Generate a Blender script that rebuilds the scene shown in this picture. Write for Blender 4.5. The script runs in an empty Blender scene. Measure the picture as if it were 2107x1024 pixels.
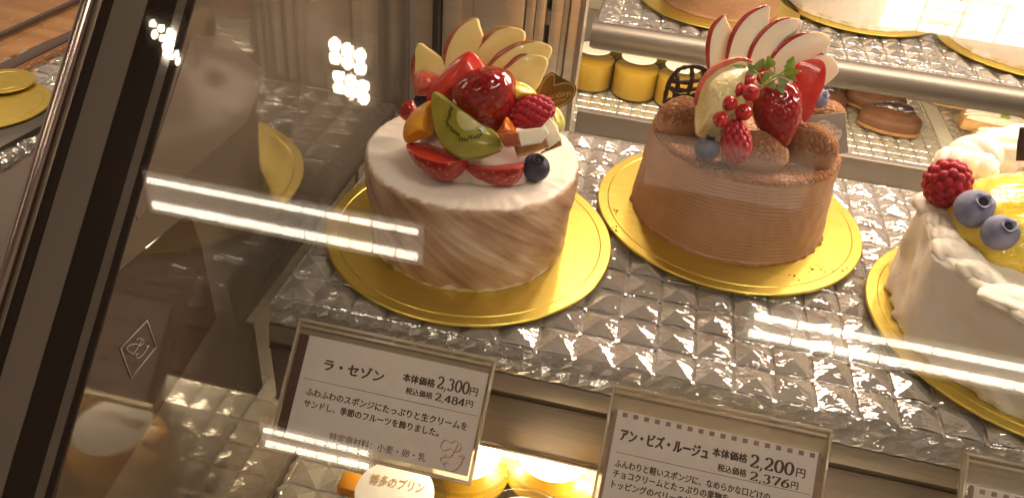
import bpy, bmesh, math, random
import numpy as np
from mathutils import Vector, Matrix, noise

random.seed(7); rng = np.random.default_rng(7)
S = bpy.context.scene
COL = S.collection
W, H, F = 2107.0, 1024.0, 1668.88

# ------------------------------------------------------------------ camera
R = np.array([[0.9744, -0.1882, 0.1226], [0.2094, 0.5633, -0.7993], [0.0813, 0.8045, 0.5883]])
CP = np.array([0.0912, -0.4131, 0.2984])
def build_camera():
    a, b, c = 0.93937, -0.08141, 0.21166
    m = Matrix.Rotation(c, 3, 'Z') @ Matrix.Rotation(b, 3, 'Y') @ Matrix.Rotation(a, 3, 'X')
    cd = bpy.data.cameras.new('camera'); co = bpy.data.objects.new('camera', cd); COL.objects.link(co)
    cd.sensor_width = 36; cd.lens = 36 * F / W; cd.clip_start = 0.01; cd.clip_end = 50
    co.matrix_world = Matrix.Translation(CP) @ m.to_4x4()
    S.camera = co
    return np.array(m)
R = build_camera()

# ------------------------------------------------------------------ world, lamps, exposure
w = bpy.data.worlds.new('World'); S.world = w; w.use_nodes = True
w.node_tree.nodes['Background'].inputs[0].default_value = (1.0, 0.75, 0.58, 1)
w.node_tree.nodes['Background'].inputs[1].default_value = 0.25
S.view_settings.view_transform = 'Standard'; S.view_settings.look = 'None'
S.view_settings.exposure = 0.52; S.view_settings.gamma = 1.0; S.view_settings.use_curve_mapping = False
cy = S.cycles
cy.use_denoising = True
cy.max_bounces = 10; cy.transmission_bounces = 8; cy.glossy_bounces = 5; cy.diffuse_bounces = 3; cy.transparent_max_bounces = 16
cy.sample_clamp_indirect = 4.0; cy.sample_clamp_direct = 0; cy.blur_glossy = 0.4
def area(name, loc, target, sx, sy, power, col):
    ld = bpy.data.lights.new(name, 'AREA'); ld.shape = 'RECTANGLE'; ld.size = sx; ld.size_y = sy
    ld.energy = power; ld.color = col
    o = bpy.data.objects.new(name, ld); COL.objects.link(o)
    d = Vector(target) - Vector(loc)
    z = -d.normalized(); x = Vector((1, 0, 0)); y = z.cross(x).normalized(); x = y.cross(z)
    o.matrix_world = Matrix.Translation(loc) @ Matrix((x, y, z)).transposed().to_4x4()
    return o
WARM = (1.0, 0.765, 0.565)
for k in range(10):
    area('case_top_lamp', (0.06 + k * .078, 0.30 + .004 * (k % 2), 0.36), (0.06 + k * .05 - .02, -0.02, 0.0), 0.030, 0.022, 0.44, WARM)
area('under_shelf_lamp', (0.16, -0.035, -0.086), (0.16, -0.05, -0.17), 0.30, 0.02, 2.3, (1.0, 0.79, 0.50))
area('rear_shelf_lamp', (0.30, 0.50, -0.045), (0.30, 0.60, -0.17), 0.70, 0.03, 1.35, (1.0, 0.78, 0.48))  # lights the mirror image built as a rear bay
area('rear_top_lamp', (0.34, 0.50, 0.40), (0.34, 0.58, 0.0), 0.7, 0.03, 0.9, WARM)
area('neighbour_lamp', (-0.55, 0.22, 0.30), (-0.42, 0.12, -0.05), 0.3, 0.03, 1.0, WARM)

# ------------------------------------------------------------------ pixel -> place helpers
def vdir(u, v):
    return R @ np.array([(u - W / 2) / F, -(v - H / 2) / F, -1.0])
def at_p(uv, P, n):
    d = vdir(*uv); n = np.array(n, float)
    return CP + d * (((np.array(P, float) - CP) @ n) / (d @ n))
def at_z(u, v, z): return at_p((u, v), (0, 0, z), (0, 0, 1))
def at_y(u, v, y): return at_p((u, v), (0, y, 0), (0, 1, 0))
def at_x(u, v, x): return at_p((u, v), (x, 0, 0), (1, 0, 0))
def at_d(u, v, depth): return CP + vdir(u, v) * depth
Z1 = lambda pts: [(820 + a / 2.695, 20 + b / 2.695) for a, b in pts]      # enlarged study frames of each group
Z2 = lambda pts: [(1300 + a / 2.561, b / 2.561) for a, b in pts]
Z3 = lambda pts: [(560 + a / 2.8435, 640 + b / 2.8435) for a, b in pts]
Z4 = lambda pts: [(1220 + a / 4.196, 780 + b / 4.196) for a, b in pts]
Z5 = lambda pts: [(1860 + a / 3.413, 260 + b / 3.413) for a, b in pts]

# ------------------------------------------------------------------ materials
MATS = {}
def M(name, col, rough=.5, metal=0.0, col2=None, nscale=60, ramp=(.35, .65), bump=0.0, bscale=200, sss=0.0, sssr=(1, .4, .2), trans=0.0,
      ior=1.45, coat=0.0, stretch=None, emit=0, emitcol=None, spec=.5, detail=4, dist=0.001, aniso=None, col3=None):
    m = bpy.data.materials.new(name); m.use_nodes = True
    nt = m.node_tree; b = nt.nodes['Principled BSDF']; L = nt.links
    i = b.inputs
    i['Base Color'].default_value = (*col, 1); i['Roughness'].default_value = rough; i['Metallic'].default_value = metal
    i['IOR'].default_value = ior; i['Specular IOR Level'].default_value = spec
    i['Transmission Weight'].default_value = trans
    i['Coat Weight'].default_value = coat; i['Coat Roughness'].default_value = .03
    if sss:
        i['Subsurface Weight'].default_value = sss; i['Subsurface Radius'].default_value = sssr; i['Subsurface Scale'].default_value = .004
    if emit:
        i['Emission Color'].default_value = (*(emitcol or col), 1); i['Emission Strength'].default_value = emit
    tc = nt.nodes.new('ShaderNodeTexCoord'); vec = tc.outputs['Object']
    if stretch:
        mp = nt.nodes.new('ShaderNodeMapping'); mp.inputs['Scale'].default_value = stretch; L.new(vec, mp.inputs['Vector']); vec = mp.outputs[0]
    if col2:
        n = nt.nodes.new('ShaderNodeTexNoise'); n.inputs['Scale'].default_value = nscale; n.inputs['Detail'].default_value = detail
        L.new(vec, n.inputs['Vector'])
        r = nt.nodes.new('ShaderNodeValToRGB'); r.color_ramp.elements[0].position = ramp[0]; r.color_ramp.elements[1].position = ramp[1]
        r.color_ramp.elements[0].color = (*col, 1); r.color_ramp.elements[1].color = (*col2, 1)
        if col3:
            e = r.color_ramp.elements.new((ramp[0] + ramp[1]) / 2); e.color = (*col3, 1)
        L.new(n.outputs['Fac'], r.inputs[0]); L.new(r.outputs[0], i['Base Color'])
    if bump:
        n2 = nt.nodes.new('ShaderNodeTexNoise'); n2.inputs['Scale'].default_value = bscale; n2.inputs['Detail'].default_value = 3
        L.new(vec, n2.inputs['Vector'])
        bp = nt.nodes.new('ShaderNodeBump'); bp.inputs['Strength'].default_value = bump; bp.inputs['Distance'].default_value = dist
        L.new(n2.outputs['Fac'], bp.inputs['Height']); L.new(bp.outputs[0], i['Normal'])
    MATS[name] = m
    return m
def attr_mix(m, attr, col):
    """wire a vertex attribute as a mask between the base colour and COL"""
    nt = m.node_tree; b = nt.nodes['Principled BSDF']; L = nt.links
    a = nt.nodes.new('ShaderNodeAttribute'); a.attribute_name = attr
    mx = nt.nodes.new('ShaderNodeMix'); mx.data_type = 'RGBA'
    src = b.inputs['Base Color']
    if src.is_linked: L.new(src.links[0].from_socket, mx.inputs[6])
    else: mx.inputs[6].default_value = src.default_value
    mx.inputs[7].default_value = (*col, 1)
    L.new(a.outputs['Fac'], mx.inputs[0]); L.new(mx.outputs[2], src)

M('gold', (.70, .54, .115), .36, .9, col2=(.65, .495, .10), nscale=30, bump=.10, bscale=900, stretch=(1, 6, 1), dist=.0003)
M('gold_rim', (.86, .66, .16), .25, 1.0)
M('steel', (.78, .69, .57), .24, .62, col2=(.68, .60, .49), nscale=9, stretch=(1.5, 1.5, 30), bump=.04, bscale=60)
M('steel_dark', (.10, .09, .08), .4, .8)
M('steel_rail', (.27, .24, .205), .42, .75)
M('alu', (.42, .36, .29), .42, .7, col2=(.37, .32, .26), nscale=20, stretch=(1, 30, 30))
M('fascia', (.30, .25, .20), .38, .55, col2=(.26, .215, .17), nscale=26, stretch=(.7, 1, 14))
M('deck', (.24, .22, .19), .4, .5, col2=(.32, .30, .26), nscale=30)
M('shelf', (.62, .59, .54), .3, .4, col2=(.52, .50, .46), nscale=18)
def crystal():
    m = bpy.data.materials.new('crystal'); m.use_nodes = True; nt = m.node_tree; b = nt.nodes['Principled BSDF']; i = b.inputs
    i['Base Color'].default_value = (.86, .825, .775, 1); i['Roughness'].default_value = .045; i['IOR'].default_value = 1.52
    i['Transmission Weight'].default_value = .55; i['Metallic'].default_value = .46; i['Coat Weight'].default_value = .9; i['Coat Roughness'].default_value = .03
    tc = nt.nodes.new('ShaderNodeTexCoord'); mp = nt.nodes.new('ShaderNodeMapping'); mp.inputs['Scale'].default_value = (90, 210, 160)
    nt.links.new(tc.outputs['Object'], mp.inputs['Vector'])
    n = nt.nodes.new('ShaderNodeTexNoise'); n.inputs['Scale'].default_value = 1; n.inputs['Detail'].default_value = 3; n.inputs['Distortion'].default_value = .6
    nt.links.new(mp.outputs[0], n.inputs['Vector'])
    bp = nt.nodes.new('ShaderNodeBump'); bp.inputs['Strength'].default_value = .33; bp.inputs['Distance'].default_value = .0026
    nt.links.new(n.outputs['Fac'], bp.inputs['Height']); nt.links.new(bp.outputs[0], i['Normal']); nt.links.new(bp.outputs[0], i['Coat Normal'])
    MATS['crystal'] = m
    return m
crystal()
M('acrylic_edge', (.74, .64, .48), .12, 0, trans=.55, coat=.4)
M('acrylic_sheet', (.80, .72, .58), .08, 0, trans=.8)
M('paper', (.62, .545, .49), .6, 0, col2=(.59, .515, .46), nscale=90)
M('ink', (.055, .032, .02), .6)
M('ink_soft', (.13, .085, .06), .6)
M('ink_brown', (.085, .04, .028), .6)
M('ink_taupe', (.24, .155, .12), .6)
M('ink_gold', (.46, .30, .15), .6)
M('ink_rose', (.36, .20, .16), .6)
M('cream', (.84, .78, .68), .5, 0, col2=(.80, .73, .62), nscale=40, bump=.45, bscale=75, sss=.25, dist=.0025)
M('cream_pink', (.82, .60, .52), .45, 0, col2=(.84, .74, .66), nscale=70, sss=.2)
M('choc_cream', (.40, .235, .145), .5, 0, col2=(.34, .19, .115), nscale=25, bump=.25, bscale=220, sss=.1, sssr=(1, .5, .3))
M('cocoa', (.155, .052, .018), .9, 0, col2=(.26, .105, .045), nscale=420, bump=.9, bscale=700, dist=.0012, spec=.1)
M('choc_dark', (.030, .013, .009), .3, 0, bump=.3, bscale=300, coat=.2)
M('apple_flesh', (.88, .70, .25), .34, 0, col2=(.86, .73, .34), nscale=60, sss=.25, coat=.25, bump=.1, bscale=260, dist=.0005)
M('apple_flesh_white', (.94, .88, .72), .34, 0, col2=(.92, .85, .66), nscale=60, sss=.4, coat=.25, bump=.1, bscale=260, dist=.0005)
M('apple_skin', (.30, .035, .022), .25, 0, col2=(.55, .27, .06), nscale=55, coat=.5)
M('apple_skin_red', (.33, .018, .022), .22, 0, col2=(.45, .05, .04), nscale=55, coat=.5)
M('berry_red', (.30, .004, .006), .16, 0, col2=(.20, .002, .005), nscale=70, sss=.03, coat=.9, bump=.05, bscale=200)
attr_mix(MATS['berry_red'], 'seed', (.34, .09, .03))
M('berry_skin', (.40, .010, .010), .28, 0, col2=(.30, .006, .008), nscale=70, sss=.12, coat=.35)
attr_mix(MATS['berry_skin'], 'seed', (.72, .46, .17))
M('berry_flesh', (.66, .045, .026), .26, 0, col2=(.56, .025, .018), nscale=90, sss=.25, coat=.7, bump=.25, bscale=300)
M('grapefruit', (.66, .085, .055), .2, 0, col2=(.76, .20, .12), nscale=200, sss=.2, coat=.8, bump=.4, bscale=380)
M('raspberry', (.42, .018, .035), .42, 0, col2=(.34, .010, .026), nscale=120, sss=.2, spec=.4)
M('blueberry', (.030, .036, .065), .5, 0, col2=(.085, .095, .15), nscale=90, spec=.3)
M('blueberry_bloom', (.17, .18, .29), .62, 0, col2=(.29, .30, .42), nscale=90, spec=.25)
M('calyx', (.018, .018, .035), .7)
M('orange', (.83, .33, .012), .16, 0, col2=(.88, .44, .035), nscale=160, sss=.25, coat=.9, bump=.5, bscale=330)
M('orange_deep', (.80, .17, .010), .16, 0, col2=(.85, .25, .02), nscale=160, sss=.2, coat=.9)
M('mango', (.94, .66, .06), .12, 0, col2=(.95, .74, .14), nscale=60, sss=.25, coat=1, bump=.55, bscale=190, dist=.002)
M('muscat', (.62, .62, .13), .14, 0, col2=(.72, .72, .26), nscale=150, sss=.3, coat=.9, bump=.4, bscale=260)
M('kiwi', (.27, .235, .016), .18, 0, col2=(.36, .315, .035), nscale=130, sss=.2, coat=.8, bump=.2, bscale=300)
M('kiwi_core', (.66, .60, .28), .25, 0, col2=(.60, .54, .20), nscale=150, sss=.2, coat=.6)
M('seed', (.012, .008, .006), .35)
M('peach', (.84, .72, .34), .12, 0, col2=(.86, .78, .50), nscale=55, sss=.25, coat=1, bump=.9, bscale=380, dist=.0011)
M('peach_skin', (.52, .05, .035), .12, 0, col2=(.72, .20, .12), nscale=60, coat=1, bump=.6, bscale=260)
M('currant', (.58, .014, .014), .12, 0, col2=(.36, .004, .008), nscale=80, sss=.3, coat=1)
M('herb', (.18, .34, .035), .5, 0, col2=(.32, .46, .10), nscale=200, sss=.1)
M('herb_pale', (.34, .42, .22), .5, 0, col2=(.24, .36, .10), nscale=200)
M('tag_gold', (.20, .115, .028), .35, .55)
M('tag_line', (.72, .52, .20), .3, .8)
M('tag_silver', (.46, .42, .37), .4, .3, col2=(.41, .37, .325), nscale=160)
M('tag_cream', (.78, .70, .58), .5)
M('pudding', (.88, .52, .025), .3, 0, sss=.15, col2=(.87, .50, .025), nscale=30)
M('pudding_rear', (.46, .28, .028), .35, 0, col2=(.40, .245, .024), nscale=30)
M('pudding_top', (.86, .58, .12), .3)
M('label', (.86, .82, .76), .5)
M('jar_glass', (.05, .045, .03), .03, 0)
MATS['jar_glass'].node_tree.nodes['Principled BSDF'].inputs['Alpha'].default_value = .12
M('orange_sticker', (.82, .34, .03), .4)
M('pastry', (.105, .042, .018), .6, 0, col2=(.075, .028, .012), nscale=40, bump=.3, bscale=150)
M('pastry_edge', (.24, .12, .04), .6, 0, col2=(.17, .08, .026), nscale=60)
M('berry_glaze', (.022, .010, .022), .12, 0, coat=1, bump=1.0, bscale=170, dist=.004)
M('sponge', (.50, .29, .12), .7, 0, col2=(.58, .36, .17), nscale=160)
M('wax_paper', (.55, .52, .46), .5, 0, col2=(.48, .45, .40), nscale=50)
M('wood_panel', (.42, .20, .075), .3, .45, col2=(.58, .32, .13), nscale=9, stretch=(.6, 5, 1))
M('copper', (.55, .28, .14), .2, .9)
M('dark_trim', (.085, .055, .045), .25, .2)
M('post_grey', (.150, .120, .096), .62, 0, col2=(.135, .108, .086), nscale=8, spec=.2)
M('post_black', (.016, .010, .0075), .5, 0, spec=.08)
M('post_tan', (.18, .135, .10), .3, .3)
M('chrome', (.40, .31, .27), .25, 1.0)
M('end_glass', (.115, .094, .074), .05, 0, ior=2.0, spec=.6)
M('end_plate', (.075, .050, .035), .06, 0, ior=1.65, spec=.5, col2=(.058, .040, .027), nscale=8)
M('end_haze', (.150, .121, .095), .14, 0, ior=1.75, spec=.5, col2=(.132, .106, .083), nscale=6)  # pale tone stands for haze on the end glass
M('etched', (.34, .31, .28), .4)
M('ceiling', (.34, .28, .22), .8)
M('lamp_body', (.80, .76, .68), .5)
M('scatter_glow', (1, .93, .82), .6, emit=.8, emitcol=(1, .88, .72))
M('led', (1, .93, .80), .5, emit=14, emitcol=(1, .90, .72))
M('led_spot', (1, .93, .80), .5, emit=40, emitcol=(1, .84, .62))
M('led_panel', (1, .93, .80), .5, emit=16, emitcol=(1, .90, .76))

def transparent_mat():
    m = bpy.data.materials.new('clear_pane'); m.use_nodes = True; nt = m.node_tree
    nt.nodes.remove(nt.nodes['Principled BSDF'])
    t = nt.nodes.new('ShaderNodeBsdfTransparent'); t.inputs[0].default_value = (1, 1, 1, 1)
    nt.links.new(t.outputs[0], nt.nodes['Material Output'].inputs['Surface'])
    MATS['clear_pane'] = m
transparent_mat()
M('pane_coating', (.92, .90, .88), .006, 1.0)

def cake_side_mat(name, light, dark, pale, ang, sx, sy):
    """streaky palette-knife cream: noise drawn out along a slant over the unrolled side (UV map), plain top by attribute"""
    m = M(name, light, .45, 0, sss=.12, bump=.0)
    nt = m.node_tree; L = nt.links; b = nt.nodes['Principled BSDF']
    uv = nt.nodes.new('ShaderNodeUVMap')
    mp = nt.nodes.new('ShaderNodeMapping'); mp.inputs['Rotation'].default_value = (0, 0, ang); mp.inputs['Scale'].default_value = (1, 1, 1)
    L.new(uv.outputs[0], mp.inputs['Vector'])
    mp2 = nt.nodes.new('ShaderNodeMapping'); mp2.inputs['Scale'].default_value = (sx, sy, 1); L.new(mp.outputs[0], mp2.inputs['Vector'])
    n = nt.nodes.new('ShaderNodeTexNoise'); n.inputs['Scale'].default_value = 1; n.inputs['Detail'].default_value = 6; n.inputs['Roughness'].default_value = .62
    n.inputs['Distortion'].default_value = .35
    L.new(mp2.outputs[0], n.inputs['Vector'])
    n3 = nt.nodes.new('ShaderNodeTexNoise'); n3.inputs['Scale'].default_value = 26; L.new(uv.outputs[0], n3.inputs['Vector'])
    ad = nt.nodes.new('ShaderNodeMath'); ad.operation = 'MULTIPLY_ADD'; L.new(n3.outputs['Fac'], ad.inputs[0]); ad.inputs[1].default_value = .45
    L.new(n.outputs['Fac'], ad.inputs[2])
    r = nt.nodes.new('ShaderNodeValToRGB'); cr = r.color_ramp
    cr.elements[0].position = .52; cr.elements[0].color = (*pale, 1); cr.elements[1].position = .86; cr.elements[1].color = (*dark, 1)
    e = cr.elements.new(.68); e.color = (*light, 1)
    L.new(ad.outputs[0], r.inputs[0])
    L.new(r.outputs[0], b.inputs['Base Color'])
    bp = nt.nodes.new('ShaderNodeBump'); bp.inputs['Strength'].default_value = .5; bp.inputs['Distance'].default_value = .0012
    L.new(n.outputs['Fac'], bp.inputs['Height']); L.new(bp.outputs[0], b.inputs['Normal'])
    return m
cake_side_mat('brushed_side', (.58, .385, .26), (.35, .195, .115), (.80, .66, .50), math.radians(38), 7, 85)
attr_mix(MATS['brushed_side'], 'plain', (.84, .77, .68))

def choc_side_mat():
    m = M('combed_choc', (.44, .255, .150), .5, 0, col2=(.38, .21, .12), nscale=30, bump=.2, bscale=260, sss=.1, sssr=(1, .5, .3))
    nt = m.node_tree; L = nt.links; b = nt.nodes['Principled BSDF']
    # a dusting of cocoa where the attribute says so, broken up by grain
    a = nt.nodes.new('ShaderNodeAttribute'); a.attribute_name = 'dust'
    n = nt.nodes.new('ShaderNodeTexNoise'); n.inputs['Scale'].default_value = 420; n.inputs['Detail'].default_value = 3
    tc = nt.nodes.new('ShaderNodeTexCoord'); L.new(tc.outputs['Object'], n.inputs['Vector'])
    ad = nt.nodes.new('ShaderNodeMath'); ad.operation = 'ADD'; L.new(a.outputs['Fac'], ad.inputs[0]); L.new(n.outputs['Fac'], ad.inputs[1])
    r = nt.nodes.new('ShaderNodeValToRGB'); r.color_ramp.elements[0].position = .82; r.color_ramp.elements[1].position = 1.12 - .16
    L.new(ad.outputs[0], r.inputs[0])
    r2 = nt.nodes.new('ShaderNodeValToRGB'); r2.color_ramp.elements[0].color = (.16, .058, .021, 1); r2.color_ramp.elements[1].color = (.33, .145, .062, 1)
    r2.color_ramp.elements[0].position = .4; r2.color_ramp.elements[1].position = .62
    L.new(n.outputs['Fac'], r2.inputs[0])
    mx = nt.nodes.new('ShaderNodeMix'); mx.data_type = 'RGBA'
    L.new(b.inputs['Base Color'].links[0].from_socket, mx.inputs[6]); L.new(r2.outputs[0], mx.inputs[7]); L.new(r.outputs[0], mx.inputs[0])
    L.new(mx.outputs[2], b.inputs['Base Color'])
    rr = nt.nodes.new('ShaderNodeMapRange'); L.new(r.outputs[0], rr.inputs[0]); rr.inputs[3].default_value = .48; rr.inputs[4].default_value = .95
    L.new(rr.outputs[0], b.inputs['Roughness'])
    bp = [x for x in nt.nodes if x.type == 'BUMP'][0]
    bp2 = nt.nodes.new('ShaderNodeBump'); bp2.inputs['Distance'].default_value = .0016
    mul = nt.nodes.new('ShaderNodeMath'); mul.operation = 'MULTIPLY'; L.new(r.outputs[0], mul.inputs[0]); L.new(n.outputs['Fac'], mul.inputs[1])
    L.new(mul.outputs[0], bp2.inputs['Height']); bp2.inputs['Strength'].default_value = .9; L.new(bp.outputs[0], bp2.inputs['Normal'])
    L.new(bp2.outputs[0], b.inputs['Normal'])
choc_side_mat()

# ------------------------------------------------------------------ object helpers
def world(o):
    m = o.matrix_basis.copy()
    while o.parent is not None:
        o = o.parent; m = o.matrix_basis @ m
    return m
def tag(o, label, cat, group=None, kind=None):
    if label: o['label'] = label
    if cat: o['category'] = cat
    if group: o['group'] = group
    if kind: o['kind'] = kind
    return o
def thing(name, label, cat, loc=(0, 0, 0), group=None):
    o = bpy.data.objects.new(name, None); COL.objects.link(o); o.empty_display_size = .01
    o.matrix_basis = Matrix.Translation(Vector(loc))
    return tag(o, label, cat, group)
def obj(name, verts, faces, mat, parent=None, mw=None, smooth=True, angle=None, attrs=None, uv=None, label=None):
    """link one mesh object; verts are local to MW (a world matrix)"""
    me = bpy.data.meshes.new(name)
    me.from_pydata([tuple(map(float, v)) for v in verts], [], [tuple(int(i) for i in f) for f in faces])
    ms = mat if isinstance(mat, (list, tuple)) else [mat]
    for k in ms: me.materials.append(MATS[k])
    if smooth:
        me.shade_smooth()
        if angle: me.set_sharp_from_angle(angle=math.radians(angle))
    if attrs:
        for k, v in attrs.items():
            a = me.attributes.new(k, 'FLOAT', 'POINT'); a.data.foreach_set('value', np.asarray(v, np.float32))
    if uv is not None:
        l = me.uv_layers.new(name='UVMap'); idx = np.empty(len(me.loops), np.int32); me.loops.foreach_get('vertex_index', idx)
        l.data.foreach_set('uv', np.asarray(uv, np.float32)[idx].ravel())
    me.validate(); me.update()
    o = bpy.data.objects.new(name, me); COL.objects.link(o)
    mw = mw if mw is not None else Matrix.Identity(4)
    if parent is not None:
        o.parent = parent; o.matrix_basis = world(parent).inverted() @ mw
    else: o.matrix_basis = mw
    if label: o['label'] = label
    return o
def copy_tree(o, parent=None):
    c = o.copy(); COL.objects.link(c)
    if parent is not None:
        c.parent = parent; c.matrix_parent_inverse = Matrix.Identity(4)
    for ch in o.children: copy_tree(ch, c)
    return c
def frame(P, n, up=(0, 0, 1), roll=0):
    """world matrix at P whose local z is N and whose local x lies level"""
    z = Vector(n).normalized(); x = Vector(up).cross(z).normalized(); y = z.cross(x)
    m = Matrix((x, y, z)).transposed().to_4x4()
    m.translation = Vector(P)
    return m @ Matrix.Rotation(roll, 4, 'Z')
def axis_frame(P, axis, ref=None):
    z = Vector(axis).normalized(); ref = Vector(ref if ref is not None else R[:, 2])
    x = ref.cross(z)
    if x.length < 1e-4: x = Vector((1, 0, 0)).cross(z)
    x.normalize(); y = z.cross(x)
    m = Matrix((x, y, z)).transposed().to_4x4(); m.translation = Vector(P)
    return m
def box_vf(lo, hi):
    (a, b, c), (d, e, f) = lo, hi
    v = [(a, b, c), (d, b, c), (d, e, c), (a, e, c), (a, b, f), (d, b, f), (d, e, f), (a, e, f)]
    return v, [(0, 3, 2, 1), (4, 5, 6, 7), (0, 1, 5, 4), (1, 2, 6, 5), (2, 3, 7, 6), (3, 0, 4, 7)]
def bevel_vf(v, f, width, seg=2):
    bm = bmesh.new()
    vs = [bm.verts.new(p) for p in v]
    for q in f: bm.faces.new([vs[i] for i in q])
    bmesh.ops.recalc_face_normals(bm, faces=bm.faces)
    bmesh.ops.bevel(bm, geom=bm.edges[:], offset=width, segments=seg, affect='EDGES', profile=.6)
    bm.verts.index_update()
    vv = [tuple(p.co) for p in bm.verts]; ff = [[q.index for q in x.verts] for x in bm.faces]; bm.free()
    return vv, ff
def box(name, lo, hi, mat, parent=None, mw=None, bevel=.0, label=None, seg=2):
    v, f = box_vf(lo, hi)
    if bevel: v, f = bevel_vf(v, f, bevel, seg)
    return obj(name, v, f, mat, parent, mw, angle=35, label=label)
def join(parts):
    V, Fc = [], []
    for v, f in parts:
        o = len(V); V += list(v); Fc += [[i + o for i in q] for q in f]
    return V, Fc
def smooth_poly(pts, n=6, closed=True):
    """Catmull-Rom through pts"""
    P = np.array(pts, float); N = len(P); out = []
    rngk = range(N) if closed else range(N - 1)
    for k in rngk:
        g = lambda j: P[j % N] if closed else P[min(max(j, 0), N - 1)]
        a, b, c, d = g(k - 1), g(k), g(k + 1), g(k + 2)
        for t in np.arange(n) / n:
            out.append(.5 * ((2 * b) + (c - a) * t + (2 * a - 5 * b + 4 * c - d) * t * t + (3 * b - a - 3 * c + d) * t ** 3))
    if not closed: out.append(P[-1])
    return np.array(out)
def normals2d(P):
    d = np.roll(P, -1, 0) - np.roll(P, 1, 0); n = np.stack([d[:, 1], -d[:, 0]], 1)
    return n / (np.linalg.norm(n, axis=1)[:, None] + 1e-12)
def area2d(P): return .5 * np.sum(P[:, 0] * np.roll(P[:, 1], -1) - np.roll(P[:, 0], -1) * P[:, 1])
def slab_vf(P, t, bev=.0006, dome=0.0):
    """rounded plate from a 2-D outline, z from -t/2 to t/2 (DOME swells the front)"""
    P = np.array(P, float)
    if area2d(P) < 0: P = P[::-1]
    n = normals2d(P); b = bev; h = t / 2; c = P.mean(0)
    lev = [(b, -h), (.3 * b, -h + .3 * b), (0, -h + b), (0, h - b), (.3 * b, h - .3 * b), (b, h)]
    rings = [np.c_[P - n * i, np.full(len(P), z)] for i, z in lev]
    N = len(P); V = list(np.vstack(rings)); Fc = []
    for k in range(len(rings) - 1):
        for i in range(N):
            j = (i + 1) % N; Fc.append((k * N + i, k * N + j, (k + 1) * N + j, (k + 1) * N + i))
    if dome:
        last = rings[-1]; m = 7; base = (len(rings) - 1) * N
        for s in range(1, m):
            q = s / m; ring = last.copy(); ring[:, :2] = c + (last[:, :2] - c) * (1 - q); ring[:, 2] = h + dome * math.sqrt(1 - (1 - q) ** 2)
            nb = len(V); V += list(ring)
            for i in range(N):
                j = (i + 1) % N; Fc.append((base + i, base + j, nb + j, nb + i))
            base = nb
        V.append((c[0], c[1], h + dome)); k = len(V) - 1
        for i in range(N): Fc.append((base + i, base + (i + 1) % N, k))
        caps = [list(range(N))[::-1]]
    else:
        k = (len(rings) - 1) * N; caps = [list(range(N))[::-1], [k + i for i in range(N)]]
    bm = bmesh.new(); vs = [bm.verts.new(p) for p in V]; bm.verts.ensure_lookup_table()
    for q in Fc + caps:
        try: bm.faces.new([vs[i] for i in q])
        except ValueError: pass
    big = [q for q in bm.faces if len(q.verts) > 6]
    bmesh.ops.triangulate(bm, faces=big, ngon_method='EAR_CLIP')
    bm.verts.index_update()
    vv = [tuple(p.co) for p in bm.verts]; ff = [[q.index for q in x.verts] for x in bm.faces]; bm.free()
    return vv, ff
def to_local(uvs, mw):
    """pixel outline -> 2-D local coordinates on the plane of MW"""
    P = np.array(mw.translation); n = np.array(mw.to_3x3().col[2]); inv = mw.inverted()
    return np.array([tuple((inv @ Vector(at_p(uv, P, n))))[:2] for uv in uvs])
def slab(name, uvs, mw, t, mat, parent=None, bev=.0006, sm=5, dome=0, label=None, angle=24):
    L = to_local(uvs, mw)
    if sm: L = smooth_poly(L, sm)
    v, f = slab_vf(L, t, bev, dome)
    return obj(name, v, f, mat, parent, mw, angle=angle, label=label)
def tube_vf(pts, r, seg=8, caps=True):
    P = np.array(pts, float); N = len(P); rs = np.broadcast_to(np.array(r, float), (N,))
    T = np.gradient(P, axis=0); T /= np.linalg.norm(T, axis=1)[:, None] + 1e-12
    ref = np.array([0, 0, 1.]) if abs(T[0][2]) < .9 else np.array([1., 0, 0])
    V, Fc = [], []
    a = np.arange(seg) * 2 * math.pi / seg
    for i in range(N):
        x = np.cross(ref, T[i]); x /= np.linalg.norm(x) + 1e-12; y = np.cross(T[i], x); ref = np.cross(T[i], x) * 0 + ref
        V += list(P[i] + rs[i] * (np.cos(a)[:, None] * x + np.sin(a)[:, None] * y))
    for i in range(N - 1):
        for k in range(seg):
            l = (k + 1) % seg; Fc.append((i * seg + k, i * seg + l, (i + 1) * seg + l, (i + 1) * seg + k))
    if caps: Fc += [list(range(seg))[::-1], [(N - 1) * seg + k for k in range(seg)]]
    return V, Fc
def grid_faces(nv, nu, pole0=True, pole1=True):
    """(nv rows) x (nu columns) wrapped; first/last row collapse is left as tiny rings"""
    Fc = []
    for j in range(nv - 1):
        for i in range(nu):
            k = (i + 1) % nu; Fc.append((j * nu + i, j * nu + k, (j + 1) * nu + k, (j + 1) * nu + i))
    if pole0: Fc.append([i for i in range(nu)][::-1])
    if pole1: Fc.append([(nv - 1) * nu + i for i in range(nu)])
    return Fc
def revolve(profile, nu):
    """profile [(r, z)] -> verts (nv*nu,3)"""
    pr = np.array(profile, float); a = np.arange(nu) * 2 * math.pi / nu
    x = pr[:, 0][:, None] * np.cos(a); y = pr[:, 0][:, None] * np.sin(a); z = np.repeat(pr[:, 1][:, None], nu, 1)
    return np.stack([x, y, z], -1).reshape(-1, 3)
def nz(p, s, seed=0.0, d=3):
    return noise.fractal(Vector((p[0] * s + seed, p[1] * s + seed * 1.7, p[2] * s - seed)), 1.0, 2.0, d)

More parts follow.
